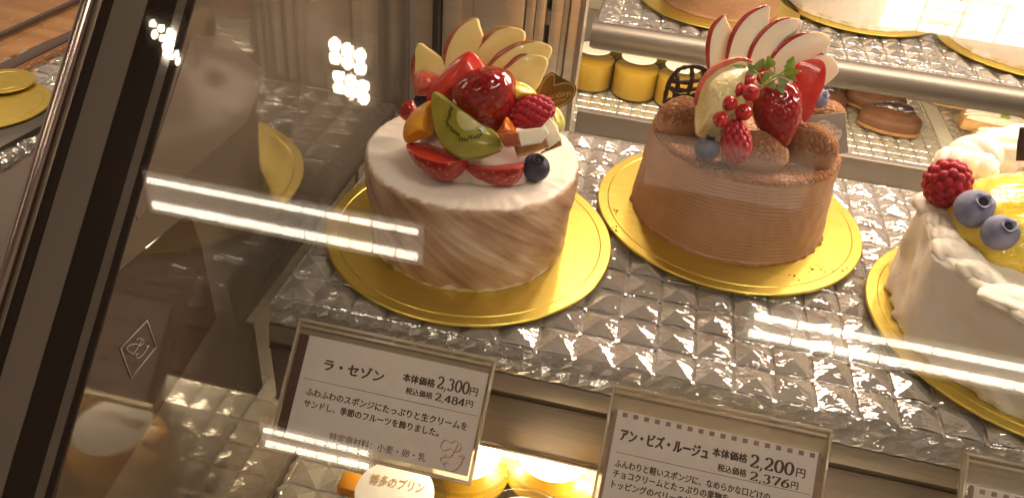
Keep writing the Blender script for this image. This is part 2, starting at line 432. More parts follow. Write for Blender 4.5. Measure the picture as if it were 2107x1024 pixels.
# ------------------------------------------------------------------ lettering
FONT_CACHE = {}
def text_vf(s):
    if s in FONT_CACHE: return FONT_CACHE[s]
    cu = bpy.data.curves.new('lettering', 'FONT'); cu.body = s; cu.size = 1; cu.resolution_u = 3
    o = bpy.data.objects.new('lettering', cu); COL.objects.link(o)
    dg = bpy.context.evaluated_depsgraph_get(); dg.update()
    me = bpy.data.meshes.new_from_object(o.evaluated_get(dg))
    v = np.array([tuple(p.co) for p in me.vertices]); f = [list(p.vertices) for p in me.polygons]
    bpy.data.objects.remove(o); bpy.data.curves.remove(cu); bpy.data.meshes.remove(me)
    FONT_CACHE[s] = (v, f)
    return v, f
def fit_text(s, x0, y0, x1, h, bold=0.0, lift=.00006):
    """lettering squeezed into x0..x1, height h above y0; BOLD thickens by overprinting"""
    v, f = text_vf(s); v = v.copy()
    lo, hi = v.min(0), v.max(0)
    v[:, 0] = x0 + (v[:, 0] - lo[0]) / (hi[0] - lo[0]) * (x1 - x0)
    v[:, 1] = y0 + (v[:, 1] - lo[1]) / (hi[1] - lo[1]) * h
    parts = []
    offs = [(0, 0)] if not bold else [(-bold, 0), (bold, 0), (0, bold * .7), (0, -bold * .7)]
    for k, (a, b) in enumerate(offs):
        q = v.copy(); q[:, 0] += a; q[:, 1] += b; q[:, 2] = lift + k * .00001; parts.append((q.tolist(), f))
    return join(parts)
# figures with thick stems and thin turns: a flat pen follows a centre line, its width depends on its direction
def arc(cx, cy, rx, ry, a0, a1, n=14):
    t = np.radians(np.linspace(a0, a1, n)); return [(cx + rx * math.cos(k), cy + ry * math.sin(k)) for k in t]
DIG = {
    '0': [arc(.5, .5, .36, .46, 90, 450, 30)],
    '1': [[(.25, .80), (.5, .96), (.5, .04)], [(.28, .03), (.74, .03)]],
    '2': [arc(.46, .70, .32, .26, 165, -20, 14) + [(.60, .42), (.14, .06)], [(.14, .06), (.82, .06), (.88, .22)]],
    '3': [arc(.45, .73, .28, .22, 160, -80, 12), arc(.44, .27, .34, .25, 85, -155, 14)],
    '4': [[(.66, .02), (.66, .96), (.08, .28), (.92, .28)]],
    '6': [[(.80, .96), (.45, .80), (.18, .50)] + arc(.5, .30, .34, .27, 150, 510, 26)],
    '7': [[(.12, .74), (.16, .93), (.90, .93), (.40, .02)]],
    '8': [arc(.5, .74, .27, .22, 90, 450, 24), arc(.5, .27, .34, .25, 90, 450, 26)],
    ',': [[(.16, .08), (.24, .02), (.20, -.10), (.08, -.20)]],
}
def figures(s, x0, y0, x1, h, lift=.00006):
    adv = {',': .42}; tot = sum(adv.get(c, 1.0) for c in s); sx = (x1 - x0) / tot; x = x0; parts = []; lev = 0
    for c in s:
        for st in DIG[c]:
            P = np.array(st, float)
            Q = [P[0]]
            for a, b in zip(P[:-1], P[1:]):
                k = max(1, int(np.linalg.norm(b - a) / .06))
                for t in range(1, k + 1): Q.append(a + (b - a) * t / k)
            Q = np.array(Q); T = np.gradient(Q, axis=0); T /= np.linalg.norm(T, axis=1)[:, None] + 1e-9
            n = np.stack([-T[:, 1], T[:, 0]], 1)
            wd = .048 + .095 * np.abs(T[:, 1]) ** 1.3
            if c == ',': wd = np.linspace(.11, .03, len(Q))
            l = Q + n * wd[:, None]; r = Q - n * wd[:, None]; V = []
            lev += 1
            for k in range(len(Q)):
                for q in (l[k], r[k]): V.append((x + q[0] * sx, y0 + q[1] * h, lift + lev * 2e-6))
            parts.append((V, [(2 * k, 2 * k + 1, 2 * k + 3, 2 * k + 2) for k in range(len(Q) - 1)]))
        x += adv.get(c, 1.0) * sx
    return join(parts)
def ribbon(P, wmin, wmax, z, ang=60):
    """flat calligraphic stroke along 2-D points"""
    Q = smooth_poly(P, 6, False); T = np.gradient(Q, axis=0); T /= np.linalg.norm(T, axis=1)[:, None] + 1e-9
    n = np.stack([-T[:, 1], T[:, 0]], 1); k = np.abs(T @ np.array([math.cos(math.radians(ang)), math.sin(math.radians(ang))]))
    wd = (wmin + (wmax - wmin) * k ** 2)[:, None] / 2
    V = []
    for a, b in zip(Q + n * wd, Q - n * wd): V += [(*a, z), (*b, z)]
    return V, [(2 * i, 2 * i + 1, 2 * i + 3, 2 * i + 2) for i in range(len(Q) - 1)]
def monogram_vf(cx, cy, s, z):
    """interlaced script P and J with flourishes"""
    st = [[(-.30, .62), (-.02, .78), (.28, .60), (.24, .32), (-.02, .22), (-.22, .34)],
          [(.12, .66), (.02, .30), (-.14, -.08), (-.40, -.12), (-.44, .02)],
          [(-.22, .34), (-.62, .16), (-.80, .42), (-.62, .72), (-.30, .62)],
          [(.28, .02), (.50, .12), (.62, .04), (.44, -.06)],
          [(.56, .06), (.46, -.40), (.20, -.76), (-.20, -.80), (-.40, -.60), (-.28, -.42), (-.10, -.50)],
          [(-.40, -.12), (-.66, -.30), (-.50, -.52), (-.30, -.44)]]
    return join([ribbon([(cx + a * s, cy + b * s) for a, b in q], .014 * s * 2, .042 * s * 2, z + k * 1e-6) for k, q in enumerate(st)])

# =================================================================== THE PLACE
# ------------------------------------------------------------------ ceiling and its lamps (seen mirrored in the front pane)
o = box('ceiling', (-3.5, -4.5, 1.64), (3.5, 2.0, 1.70), 'ceiling'); tag(o, None, None, kind='structure')
def strip_lamp(x0, x1, y0, y1, label, nseg, wds=(.0062, .0100)):
    t = thing('ceiling_emitter', label, 'lamp', ((x0 + x1) / 2, (y0 + y1) / 2, 1.60), 'ceiling strip lamps')
    box('lamp_housing', (x0 - .02, y0 - .035, 1.613), (x1 + .02, y1 + .030, 1.64), 'lamp_body', t)
    box('glow_plate', (x0 - .012, y0 - .032, 1.6112), (x1 + .012, y1 + .026, 1.6128), 'scatter_glow', t)  # added glowing plate, imitates light scattered over the housing
    for yy, wd in ((y1, wds[0]), (y0, wds[1])):
        st = (x1 - x0) / nseg; V = []
        for k in range(nseg): V.append(box_vf((x0 + k * st + .0035, yy - wd, 1.600), (x0 + (k + 1) * st - .0035, yy + wd, 1.611)))
        v, f = join(V); obj('led_row', v, f, 'led', t, smooth=False)
    return t
strip_lamp(-1.24, -.435, -1.352, -1.268, 'double row led strip lamp mirrored in the glass across the streaked cake', 12)
strip_lamp(.48, 1.50, -1.385, -1.325, 'double row led strip lamp mirrored in the glass over the mango cream cake', 9, (.0065, .0085))
strip_lamp(-.99, -.60, -2.31, -2.238, 'short led strip lamp mirrored in the glass over the first price card', 10)
def downlight(x, y, rx, ry, label, pw):
    t = thing('downlight', label, 'lamp', (x, y, 1.60), 'ceiling downlights')
    box('lamp_housing', (x - rx - .02, y - ry - .018, 1.605), (x + rx + .02, y + ry + .018, 1.64), 'lamp_body', t, bevel=.004)
    for a in (-1, 0, 1):
        for b in (-1, 1):
            v = revolve([(.0001, 1.598), (pw, 1.598), (pw, 1.6045), (.0001, 1.6045)], 14) + np.array([x + a * rx * .7, y + b * ry * .5 - a * .008, 0])
            obj('led_lens', v, grid_faces(4, 14), 'led_spot', t)
downlight(-.618, -.790, .045, .032, 'six lens downlight mirrored as the upper bright cluster beside the fruit cake', .015)
downlight(-.612, -.868, .045, .032, 'six lens downlight mirrored as the lower bright cluster beside the fruit cake', .015)
downlight(-1.105, -.812, .030, .026, 'larger round downlight mirrored on the dark corner post', .008)
downlight(-1.090, -.862, .022, .018, 'smaller round downlight mirrored on the dark corner post', .006)
t = thing('light_panel', 'bright gridded ceiling light panel mirrored over the rear cream cakes', 'lamp', (.95, -.42, 1.6))
V = []
for i in range(9):
    for j in range(10):
        V.append(box_vf((.53 + i * .075 + .004, -.535 + j * .026 + .0045, 1.602), (.53 + (i + 1) * .075 - .004, -.535 + (j + 1) * .026 - .0045, 1.611)))
v, f = join(V); obj('light_grid', v, f, 'led_panel', t, smooth=False)
box('lamp_housing', (.52, -.545, 1.613), (1.215, -.265, 1.64), 'lamp_body', t)

M('luminous', (1, .93, .82), .6, emit=.62, emitcol=(1, .86, .68))  # glow of an added panel with no known lamp, mirrors as haze
t = thing('ceiling_emitter', 'wide frosted ceiling panel added to mirror as a soft haze across the chocolate cake', 'lamp', (.28, -.86, 1.6))
box('glow_plate', (.13, -.985, 1.585), (.50, -.86, 1.612), 'luminous', t, bevel=.006)
box('lamp_housing', (.12, -.995, 1.613), (.51, -.85, 1.64), 'lamp_body', t)

# ------------------------------------------------------------------ the display case
CASE = thing('display_case', 'glass fronted cake display case with steel rear doors and slanting front pane', 'display case', (0.1, 0.05, -.2))
XL = -.105
# lower deck, running under the shelf to the mirrored rear bay
box('deck', (-.104, -.31, -.195), (.80, .95, -.1765), 'deck', CASE)
# shelf under the crystal tray
box('shelf', (-.094, -.088, -.036), (.80, .196, -.0215), 'shelf', CASE, bevel=.0008)
# stepped fascia hanging from the shelf's front edge
box('shelf_lip', (-.095, -.0935, -.036), (.80, -.0885, -.0225), 'alu', CASE, bevel=.0008)
fx = box('shelf_fascia', (-.099, -.0875, -.0905), (.80, -.081, -.0365), 'fascia', CASE, bevel=.0008)
box('fascia_groove', (-.099, -.0892, -.0465), (.80, -.0880, -.0445), 'post_tan', fx)
box('fascia_foot', (-.099, -.0892, -.0905), (.80, -.0880, -.0885), 'alu', fx)
# rear rail of the shelf: the steel band behind the tray
box('shelf_rail', (.040, .1965, -.030), (.80, .205, .001), 'steel_rail', CASE, bevel=.0015)
# steel doors
XS = [(-.101, -.0849, 0), (-.0847, -.0792, -.006), (-.0785, -.0631, 0.001), (-.0629, -.0537, .003), (-.0530, -.0121, 0), (-.0112, -.0036, .002), (-.0030, .0049, .0), (.0088, .0186, .001), (.0190, .0355, -.006)]
for k, (a, b, dy) in enumerate(XS):
    mt = 'steel_dark' if k == 1 else 'steel'
    if k == 8:
        p_ = box('rear_post', (a, .198, -.175), (b, .222, .45), mt, CASE, bevel=.001)
        box('post_bead', (a + .004, .1958, -.17), (a + .0052, .1978, .44), 'steel_dark', p_)
        box('post_bead', (a + .0125, .1955, -.17), (a + .0165, .1978, .44), 'steel_rail', p_, bevel=.0004)
    else:
        box('rear_door' if k in (0, 2, 4) else 'door_strip', (a, .2005 + dy, -.175), (b, .216 + dy, .45), mt, CASE, bevel=.0008)
box('door_backing', (-.104, .224, -.175), (.019, .228, .45), 'steel_dark', CASE)
dl = box('door_latch', (.0050, .203, .066), (.0086, .2075, .078), 'steel_rail', CASE, bevel=.0006)
# left end: glossy dark glass with a brown board and a pale painted haze patch against it
def yz_plate(name, poly, x0, x1, mat, parent, label=None):
    P = np.array(poly, float); n = len(P)
    V = [(x0, a, b) for a, b in P] + [(x1, a, b) for a, b in P]
    Fc = [list(range(n))[::-1], [n + i for i in range(n)]] + [(i, (i + 1) % n, n + (i + 1) % n, n + i) for i in range(n)]
    if area2d(P) < 0: Fc = [q[::-1] for q in Fc]
    return obj(name, V, Fc, mat, parent, smooth=False, label=label)
eg = yz_plate('end_glass', [(-.31, -.176), (.2, -.176), (.2, .47), (.17, .4475), (-.31, -.0325)], XL - .004, XL, 'end_glass', CASE)
XB = XL + .0004
def on_end(uvs): return [tuple(at_x(u, v, XB)[1:]) for u, v in uvs]
eb = yz_plate('end_plate', on_end([(445, 655), (416, 512), (396, 452), (382, 444), (302, 510), (228, 575), (190, 700), (110, 1040), (215, 1024)]), XL, XB, 'end_plate', CASE, 'dark brown board with a monogram in a diamond')
yz_plate('end_plate', on_end([(508, 250), (372, 369), (303, 428), (285, 452), (276, 436), (396, 72), (470, 78), (548, 150)]), XL, XB, 'end_haze', CASE, 'pale patch imitating grey haze on the end glass')  # reflected haze put into the colour of a thin plate
# diamond and script on the brown board
def on_board(uvs): return [at_x(u, v, XB + .0003) for u, v in uvs]
DP = [(248, 716), (303, 659), (321, 714), (270, 777)]
V = []
for i in range(4):
    a, b = DP[i], DP[(i + 1) % 4]
    V.append(tube_vf(on_board([a, b]), .00028, 5))
C0 = np.array([285., 716.])
for q in ([(-.30, .62), (.05, .80), (.30, .55), (.10, .25), (-.2, .3)], [(.12, .70), (-.05, .1), (-.3, -.55), (-.5, -.4)], [(-.2, .3), (-.7, .1), (-.85, -.3), (-.5, -.5)],
          [(.5, .3), (.75, .35), (.6, .1)], [(.68, .3), (.45, -.4), (.1, -.75), (-.1, -.55), (.1, -.4)]):
    Q = smooth_poly([(C0[0] + 26 * a + 6 * b, C0[1] - 26 * b + 6 * a) for a, b in q], 5, False)
    V.append(tube_vf(on_board(Q), .00022, 5))
v, f = join(V); obj('monogram', v, f, 'etched', eb)
# front pane: slanting clear sheet whose outer face mirrors a little (fine partial coating)
sd = Vector((0, 1, 1)).normalized(); nd = Vector((0, -1, 1)).normalized()
PM = Matrix((Vector((1, 0, 0)), sd, nd)).transposed().to_4x4(); PM.translation = Vector((0, -.188, .095))
px0, px1, ps0, ps1 = -.1458, .62, -.205, .43
fp = obj('front_glass', *box_vf((px0, ps0, -.0035), (px1, ps1, -.0005)), 'clear_pane', CASE, PM, smooth=False)
pit = .000130; wdt = pit * .065; nst = int((ps1 - ps0) / pit); V = []; Fc = []
for k in range(nst):
    s0 = ps0 + k * pit; b = len(V)
    V += [(px0, s0, 0), (px0 + .0001, s0, 0), (px1, s0, 0), (px1, s0 + wdt, 0), (px0 + .0001, s0 + wdt, 0), (px0, s0 + wdt, 0)]
    Fc += [(b + 1, b + 2, b + 3, b + 4), (b, b + 1, b + 4, b + 5)]
    if k < nst - 1: Fc.append((b + 5, b + 4, b + 7, b + 6))
obj('pane_coating', V, Fc, 'pane_coating', fp, PM, smooth=False)
# corner post on the slant at the left, its bands as separate strips
cp = box('corner_post', (-.1375, -.34, -.0060), (-.1225, .46, -.0042), 'post_grey', CASE, PM, bevel=.0003)
box('post_band', (-.1223, -.34, -.0060), (-.1022, .46, -.0040), 'post_black', cp, PM, bevel=.0006)
box('post_band', (-.1425, -.34, -.0060), (-.1377, .46, -.0040), 'post_black', cp, PM, bevel=.0003)
box('post_band', (-.1465, -.34, -.0060), (-.1427, .46, -.0042), 'post_tan', cp, PM, bevel=.0003)
v, f = tube_vf([(-.1475, -.34, -.003), (-.1475, .46, -.003)], .0032, 14); obj('post_edge', v, f, 'chrome', cp, PM)

# ------------------------------------------------------------------ crystal trays
def crystal_tray(name, label, x0, y0, nx, ny, c, z0, zt, hgt, group=None, jitter=.0003):
    """sheet of cut pyramids with grooves between them over a flat slab, skirt notched along the edge"""
    t = thing(name, label, 'tray', (x0 + nx * c / 2, y0 + ny * c / 2, z0), group)
    g = .0011; V, Fc = [], []
    rs = random.Random(int(x0 * 1000 + y0 * 77))
    idx = {}
    def vid(p):
        k = (round(p[0], 6), round(p[1], 6), round(p[2], 6))
        if k not in idx: idx[k] = len(V); V.append(p)
        return idx[k]
    low = zt - hgt
    for i in range(nx):
        for j in range(ny):
            ax, ay = x0 + i * c, y0 + j * c
            a = [(ax + g, ay + g, low), (ax + c - g, ay + g, low), (ax + c - g, ay + c - g, low), (ax + g, ay + c - g, low)]
            px, py = ax + c / 2 + rs.uniform(-1, 1) * jitter * 5, ay + c / 2 + rs.uniform(-1, 1) * jitter * 5
            ap = vid((px, py, zt + rs.uniform(-1, .2) * jitter))
            # mid-edge points sag, so each cell shows eight facets
            ids = []
            for k in range(4):
                p, q = a[k], a[(k + 1) % 4]
                ids.append(vid(p)); ids.append(vid(((p[0] + q[0]) / 2, (p[1] + q[1]) / 2, low + hgt * .14 * (1 + rs.uniform(-.9, .9)))))
            for k in range(8): Fc.append((ids[k], ids[(k + 1) % 8], ap))
    # groove floors: one grid of strips a little below
    lowg = low - .0012
    X = sorted({round(x0 + i * c + s * g, 6) for i in range(nx + 1) for s in (-1, 1)}); Y = sorted({round(y0 + j * c + s * g, 6) for j in range(ny + 1) for s in (-1, 1)})
    def gv(i, j, z): return vid((X[i], Y[j], z))
    for i in range(len(X) - 1):
        for j in range(len(Y) - 1):
            if i % 2 == 1 and j % 2 == 1: continue
            xm, ym = (X[i] + X[i + 1]) / 2, (Y[j] + Y[j + 1]) / 2
            q = [(X[i], Y[j]), (X[i + 1], Y[j]), (X[i + 1], Y[j + 1]), (X[i], Y[j + 1])]
            if i % 2 == 0 and j % 2 == 0: Fc.append([vid((a_, b_, low)) for a_, b_ in q])
            elif i % 2 == 0:
                m0, m1 = vid((xm, Y[j], lowg)), vid((xm, Y[j + 1], lowg))
                Fc += [(vid((*q[0], low)), m0, m1, vid((*q[3], low))), (m0, vid((*q[1], low)), vid((*q[2], low)), m1)]
            else:
                m0, m1 = vid((X[i], ym, lowg)), vid((X[i + 1], ym, lowg))
                Fc += [(vid((*q[0], low)), vid((*q[1], low)), m1, m0), (m0, m1, vid((*q[2], low)), vid((*q[3], low)))]
    # skirt: wavy cut edge down to z0, then a flat bottom
    xa, xb, ya, yb = X[0], X[-1], Y[0], Y[-1]
    loop = []
    st = c / 4
    def edge(p, q):
        n = int(round(math.dist(p, q) / st))
        return [(p[0] + (q[0] - p[0]) * k / n, p[1] + (q[1] - p[1]) * k / n) for k in range(n)]
    for p, q in (((xa, ya), (xb, ya)), ((xb, ya), (xb, yb)), ((xb, yb), (xa, yb)), ((xa, yb), (xa, ya))): loop += edge(p, q)
    n = len(loop); cx, cy_ = (xa + xb) / 2, (ya + yb) / 2
    rings = []
    for lv in range(5):
        z = low + (z0 - low) * lv / 4; ring = []
        for k, (a, b) in enumerate(loop):
            amp = (.0022 * (k % 2) + rs.uniform(-.0007, .0007)) * (1 if 0 < lv < 4 else .3) * (1 if lv % 2 else -.6)
            dx = (1 if abs(a - xb) < 1e-6 else -1 if abs(a - xa) < 1e-6 else 0); dy = (1 if abs(b - yb) < 1e-6 else -1 if abs(b - ya) < 1e-6 else 0)
            e = .0005 + lv * .0006
            ring.append((a + dx * (e + amp), b + dy * (e + amp), z))
        rings.append(ring)
    b0 = len(V)
    for ring in rings: V.extend(ring)
    for lv in range(4):
        for k in range(n):
            l = (k + 1) % n; Fc.append((b0 + (lv + 1) * n + k, b0 + (lv + 1) * n + l, b0 + lv * n + l, b0 + lv * n + k))
    Fc.append([b0 + 4 * n + k for k in range(n)][::-1])
    o = obj('faceted_sheet', V, Fc, 'crystal', t, smooth=False)
    return t
C = .02137
tr = crystal_tray('crystal_tray', 'large clear cut crystal tray under the three front cakes', -.0897, -.0893, 28, 12, C, -.0212, 0.0, .0042)
crystal_tray('crystal_tray', 'clear cut crystal tray under the mirrored rear cakes above the steel rail', .030, .4105, 34, 20, C, -.018, 0.0, .0042)
crystal_tray('crystal_tray', 'clear cut crystal tray under the mirrored rear pudding jars', .005, .53, 11, 13, .0185, -.1760, -.170, .0030)
crystal_tray('crystal_tray', 'clear cut crystal tray under the mirrored berry topped pastries', .222, .53, 14, 13, .0185, -.1760, -.170, .0030)
crystal_tray('crystal_tray', 'clear cut crystal tray under the mirrored white cream slices at the back', .505, .53, 10, 13, .0185, -.1760, -.170, .0030)
crystal_tray('crystal_tray', 'clear cut crystal tray on the lower deck under the front pudding jars', -.098, -.26, 20, 12, C, -.1760, -.170, .0030)
# plain strip of paper between the mirrored rear trays
o = box('paper_strip', (.4835, .53, -.1755), (.503, .80, -.1715), 'wax_paper'); tag(o, 'plain pale strip lying between the mirrored pastries and the white slices', 'strip')
# rear shelf and round rail: a mirror image, built as solid things
t = thing('mirror_shelf', 'mirror image of the cake shelf built solid, with a rounded brushed steel front rail', 'shelf', (.4, .6, -.03))
box('shelf_board', (.028, .412, -.030), (.80, .90, -.0185), 'shelf', t)
prof = [(.4105 - .0125 * math.sin(a), -.0135 + .0140 * math.cos(a)) for a in np.linspace(0, math.pi, 13)]
V = [(x, y, z) for x in (.026, .80) for y, z in prof]; n = len(prof)
Fc = [(i, i + 1, n + i + 1, n + i) for i in range(n - 1)] + [(0, n, 2 * n - 1, n - 1), list(range(n))[::-1], [n + i for i in range(n)]]
obj('rail', V, Fc, 'steel_rail', t, angle=50)
box('bay_back', (-.104, .955, -.19), (.80, .965, .45), 'steel', CASE)

# ------------------------------------------------------------------ cake boards
def board(cx, cy_, r, z, label, detail=True):
    t = thing('cake_board', label, 'cake board', (cx, cy_, z), 'gold cake boards')
    mw = Matrix.Translation((cx, cy_, z))
    pr = [(.0005, .0), (r - .0012, .0), (r, .0004), (r, .0013), (r - .0006, .0018), (r - .0066, .0018), (r - .0070, .0015), (r - .0074, .0018), (.0005, .0018)]
    obj('disc', revolve(pr, 96), grid_faces(len(pr), 96), 'gold', t, mw, angle=30)
    return t
BZ = .0006
board(0, 0, .09, BZ, 'round gold board under the fruit cake with streaked brown sides')
board(.1626, .080, .09, BZ, 'round gold board under the front chocolate cake')
board(.3402, .0057, .0943, BZ, 'round gold board under the mango cream cake at the edge')
board(.1544, .5266, .09, BZ, 'round gold board under the mirrored chocolate cake at the back')  # this and the next two: mirror images of boards, built solid
board(.3125, .5850, .09, BZ, 'round gold board under the mirrored rear white cake beside the rear chocolate cake')
board(.4819, .5282, .09, BZ, 'round gold board under the mirrored rear white cake in the corner')
ZT = BZ + .0019

# ------------------------------------------------------------------ cakes
def cake_mesh(name, label, cx, cy_, rb, rt, h, mat, disp, nu=160, nvside=40, top_attr=None, ntop=14, edge=.004, kids=None):
    t = thing(name, label, 'cake', (cx, cy_, ZT))
    prof = [(.001, 0)] + [(rb + (rt - rb) * k / nvside, (h - edge) * k / nvside) for k in range(nvside + 1)]
    prof += [(rt - edge * (1 - math.cos(a)), h - edge + edge * math.sin(a)) for a in np.linspace(.25, math.pi / 2, 6)]
    prof += [((rt - edge) * (1 - k / ntop), h) for k in range(1, ntop)] + [(.0008, h)]
    V = revolve(prof, nu); nv = len(prof)
    side = np.array([1.0 if 1 <= k <= nvside + 1 else 0.0 for k in range(nv)]).repeat(nu)
    tv = np.array([0.0 if k <= nvside + 1 else 1.0 for k in range(nv)]).repeat(nu)
    th = np.arctan2(V[:, 1], V[:, 0]); rad = np.hypot(V[:, 0], V[:, 1])
    dr, dz = disp(th, rad, V[:, 2], side, tv)
    V[:, 0] += np.cos(th) * dr; V[:, 1] += np.sin(th) * dr; V[:, 2] += dz
    uv = np.stack([(th + math.pi / 2 + .001) % (2 * math.pi) * .065, V[:, 2]], 1)
    th2 = np.where(th > math.pi / 2, th - 2 * math.pi, th)      # seam at the back
    uv[:, 0] = th2 * .065
    attrs = top_attr(th, rad, V[:, 2], side, tv) if top_attr else None
    o = obj('cake_body', V, grid_faces(nv, nu), mat, t, Matrix.Translation((cx, cy_, ZT)), attrs=attrs, uv=uv)
    return t
def vnoise(th, z, s, sz, seed, amp=1.0):
    return amp * np.array([noise.noise(Vector((math.cos(a) * s + seed, math.sin(a) * s, b * sz))) for a, b in zip(th, z)])

# 1: fruit cake with palette-knife streaks
def d1(th, rad, z, side, tv):
    dr = side * (vnoise(th, z, 3, 60, 2.0, .0010) + vnoise(th + z * 25, z, 14, 20, 5.0, .0006))
    dr = dr + side * (z < .002) * vnoise(th, z, 22, 10, 9., .0012)
    dz = tv * (vnoise(th, rad, 3, 70, 4., .0007)) + (tv > 0) * (rad > .052) * vnoise(th, rad, 16, 30, 7., .0010)
    return dr, dz
def a1(th, rad, z, side, tv):
    rag = vnoise(th, z, 9, 5, 1., .0022) + vnoise(th, z, 30, 5, 3., .0012)
    plain = np.clip((z - (.0572 + rag * .6)) / .0008, 0, 1) + np.clip((.0022 + vnoise(th, z, 7, 5, 8., .0035) - z) / .0008, 0, 1)
    plain = np.maximum(plain, tv * np.clip((.0615 + rag * .5 - rad) / .0006, 0, 1))
    return {'plain': np.clip(plain, 0, 1)}
CK1 = cake_mesh('fruit_cake', 'white topped round cake with streaked brown sides under mixed glazed fruit', -.0006, -.002, .0602, .0636, .0585, 'brushed_side', d1, nu=220, nvside=44, top_attr=a1)
# 2: chocolate cake with combed side
def d2(th, rad, z, side, tv):
    ph = (z + .0012 * np.sin(th * 2 + 1) + .0006 * np.sin(th * 5)) / .00245 * 2 * math.pi
    dr = side * (.00021 * np.sin(ph) * np.clip(.75 + vnoise(th, z, 4, 90, 17., 1.1), .1, 1.4) + vnoise(th, z, 3, 60, 12., .0009) + vnoise(th, z, 10, 120, 2., .0005))
    dr = dr + side * (z < .0025) * np.abs(vnoise(th, z, 18, 10, 3., .0035))
    dz = tv * vnoise(th, rad, 3, 60, 14., .0010)
    return dr, dz
def a2(th, rad, z, side, tv):
    d = np.where(tv > 0, .42, 0) * np.clip(1.25 - vnoise(th, rad, 4, 40, 6., .5) - .2, .7, 1.3)
    d = np.where(tv > 0, d, np.clip((z - .050) / .010, 0, 1) * .40)
    return {'dust': d}
CK2 = cake_mesh('chocolate_cake', 'round chocolate cream cake with combed sides and cocoa dusted top under red berries', .1611, .0824, .0650, .0608, .0590, 'combed_choc', d2, nu=220, nvside=120, top_attr=a2, ntop=20)
# 3: cream cake
def d3(th, rad, z, side, tv):
    dr = side * (vnoise(th, z, 2.2, 22, 21., .0030) + vnoise(th, z, 5, 60, 25., .0022) + .0022 * np.cos(th * 7 + .6) + .0012 * np.tanh(6 * vnoise(th + z * 9, z, 4, 40, 40., 1.)))
    dr = dr + side * (z < .003) * vnoise(th, z, 12, 10, 23., .0030)
    return dr, tv * vnoise(th, rad, 3, 60, 24., .0012)
CK3 = cake_mesh('cream_cake', 'large white cream cake with piped swirls and a yellow mango glaze', .3402, .0057, .0822, .0800, .0570, 'cream', d3, nu=180, nvside=50)

# piped cream: ridged shells along the rim of cake 3
def shell_vf(L, wd, ht, ribs=7, tw=.9, nu=110, nv=24):
    V = []
    for j in range(nv):
        t = j / (nv - 1); s = math.sin(math.pi * min(.999, max(.001, t ** .8))) ** .6
        for i in range(nu):
            a = 2 * math.pi * i / nu; r = s * (1 + .13 * abs(math.cos((a + tw * t * 2.2) * ribs / 2)) - .08)
            V.append((r * wd * math.cos(a), (t - .5) * L, r * ht * math.sin(a)))
    return V, grid_faces(nv, nu)
c3 = np.array([.3402, .0057, ZT + .057])
rs3 = random.Random(5)
for k in range(11):
    a = 160 + k * 13.5 + rs3.uniform(-3, 3); sc = rs3.uniform(.8, 1.25); ro = -.95 + rs3.uniform(-.3, .3)
    an = math.radians(a); P = c3 + np.array([math.cos(an), math.sin(an), 0]) * (.0715 + rs3.uniform(-.002, .002)) + np.array([0, 0, -.0012])
    mw = Matrix.Translation(P) @ Matrix.Rotation(an + math.pi / 2 + ro, 4, 'Z') @ Matrix.Rotation(rs3.uniform(-.3, .3), 4, 'Y')
    v, f = shell_vf(.031 * sc, .0092 * sc, .0050 * rs3.uniform(.8, 1.1), rs3.choice((5, 6, 7)), rs3.uniform(.9, 1.6))
    v = [(p[0] * (1 + .12 * nz(p, 120, k)), p[1] * (1 + .10 * nz(p, 90, k + 5)), p[2] * (1 + .2 * nz(p, 110, k + 9))) for p in v]
    obj('piped_swirl', v, f, 'cream', CK3, mw)
for k, (u, v_, r) in enumerate([(1965, 335, .0135), (2005, 318, .016), (2055, 312, .017), (2020, 345, .011), (2100, 300, .016)]):
    P = at_z(u, v_, c3[2] + .006)
    vv, ff = shell_vf(r * 2.1, r, r * .8, 6, 1.2)
    obj('piped_swirl', vv, ff, 'cream', CK3, Matrix.Translation(P) @ Matrix.Rotation(.5 + k, 4, 'Z'))
# mango glaze dome
def dome_vf(rx, ry, hz, nu=72, nv=24, amp=.0012, seed=3.):
    V = []
    for j in range(nv):
        a = math.pi / 2 * j / (nv - 1)
        for i in range(nu):
            b = 2 * math.pi * i / nu; p = (rx * math.cos(a) * math.cos(b), ry * math.cos(a) * math.sin(b), hz * math.sin(a))
            k = 1 + amp / .02 * nz(p, 90, seed)
            V.append((p[0] * k, p[1] * k, p[2] * k))
    return V, grid_faces(nv, nu, True, True)
P = at_z(2122, 452, c3[2] + .010)
v, f = dome_vf(.042, .044, .031)
tag(obj('mango_topping', v, f, 'mango', None, Matrix.Translation((P[0], P[1], c3[2] - .001))), 'glossy yellow mango jelly mound on the cream cake', 'topping')
mw = frame(at_y(2100, 300, .055), (-.3, -.9, .2))
slab('chocolate_stick', [(2112, 262), (2098, 262), (2092, 300), (2090, 330), (2112, 330)], mw, .004, 'choc_dark', sm=0)
tag(bpy.data.objects['chocolate_stick'], 'dark chocolate stick standing in the mango jelly', 'chocolate')

# cocoa crumbs on the second board
rsc = random.Random(11); parts = []
for (u, v_, n_, sp) in ((1690, 552, 16, 16), (1262, 432, 8, 10), (1265, 470, 5, 12), (1640, 570, 5, 20)):
    for k in range(n_):
        P = at_z(u + rsc.gauss(0, sp), v_ + rsc.gauss(0, sp * .4), ZT); q = rsc.uniform(.0002, .0006)
        parts.append(bevel_vf(*box_vf((P[0] - q, P[1] - q * .7, ZT - .0001), (P[0] + q, P[1] + q * .7, ZT + q)), q * .3, 1))
v, f = join(parts); tag(obj('crumbs', v, f, 'cocoa', smooth=False), 'cocoa crumbs scattered on the gold board of the chocolate cake', 'crumbs', kind='stuff')
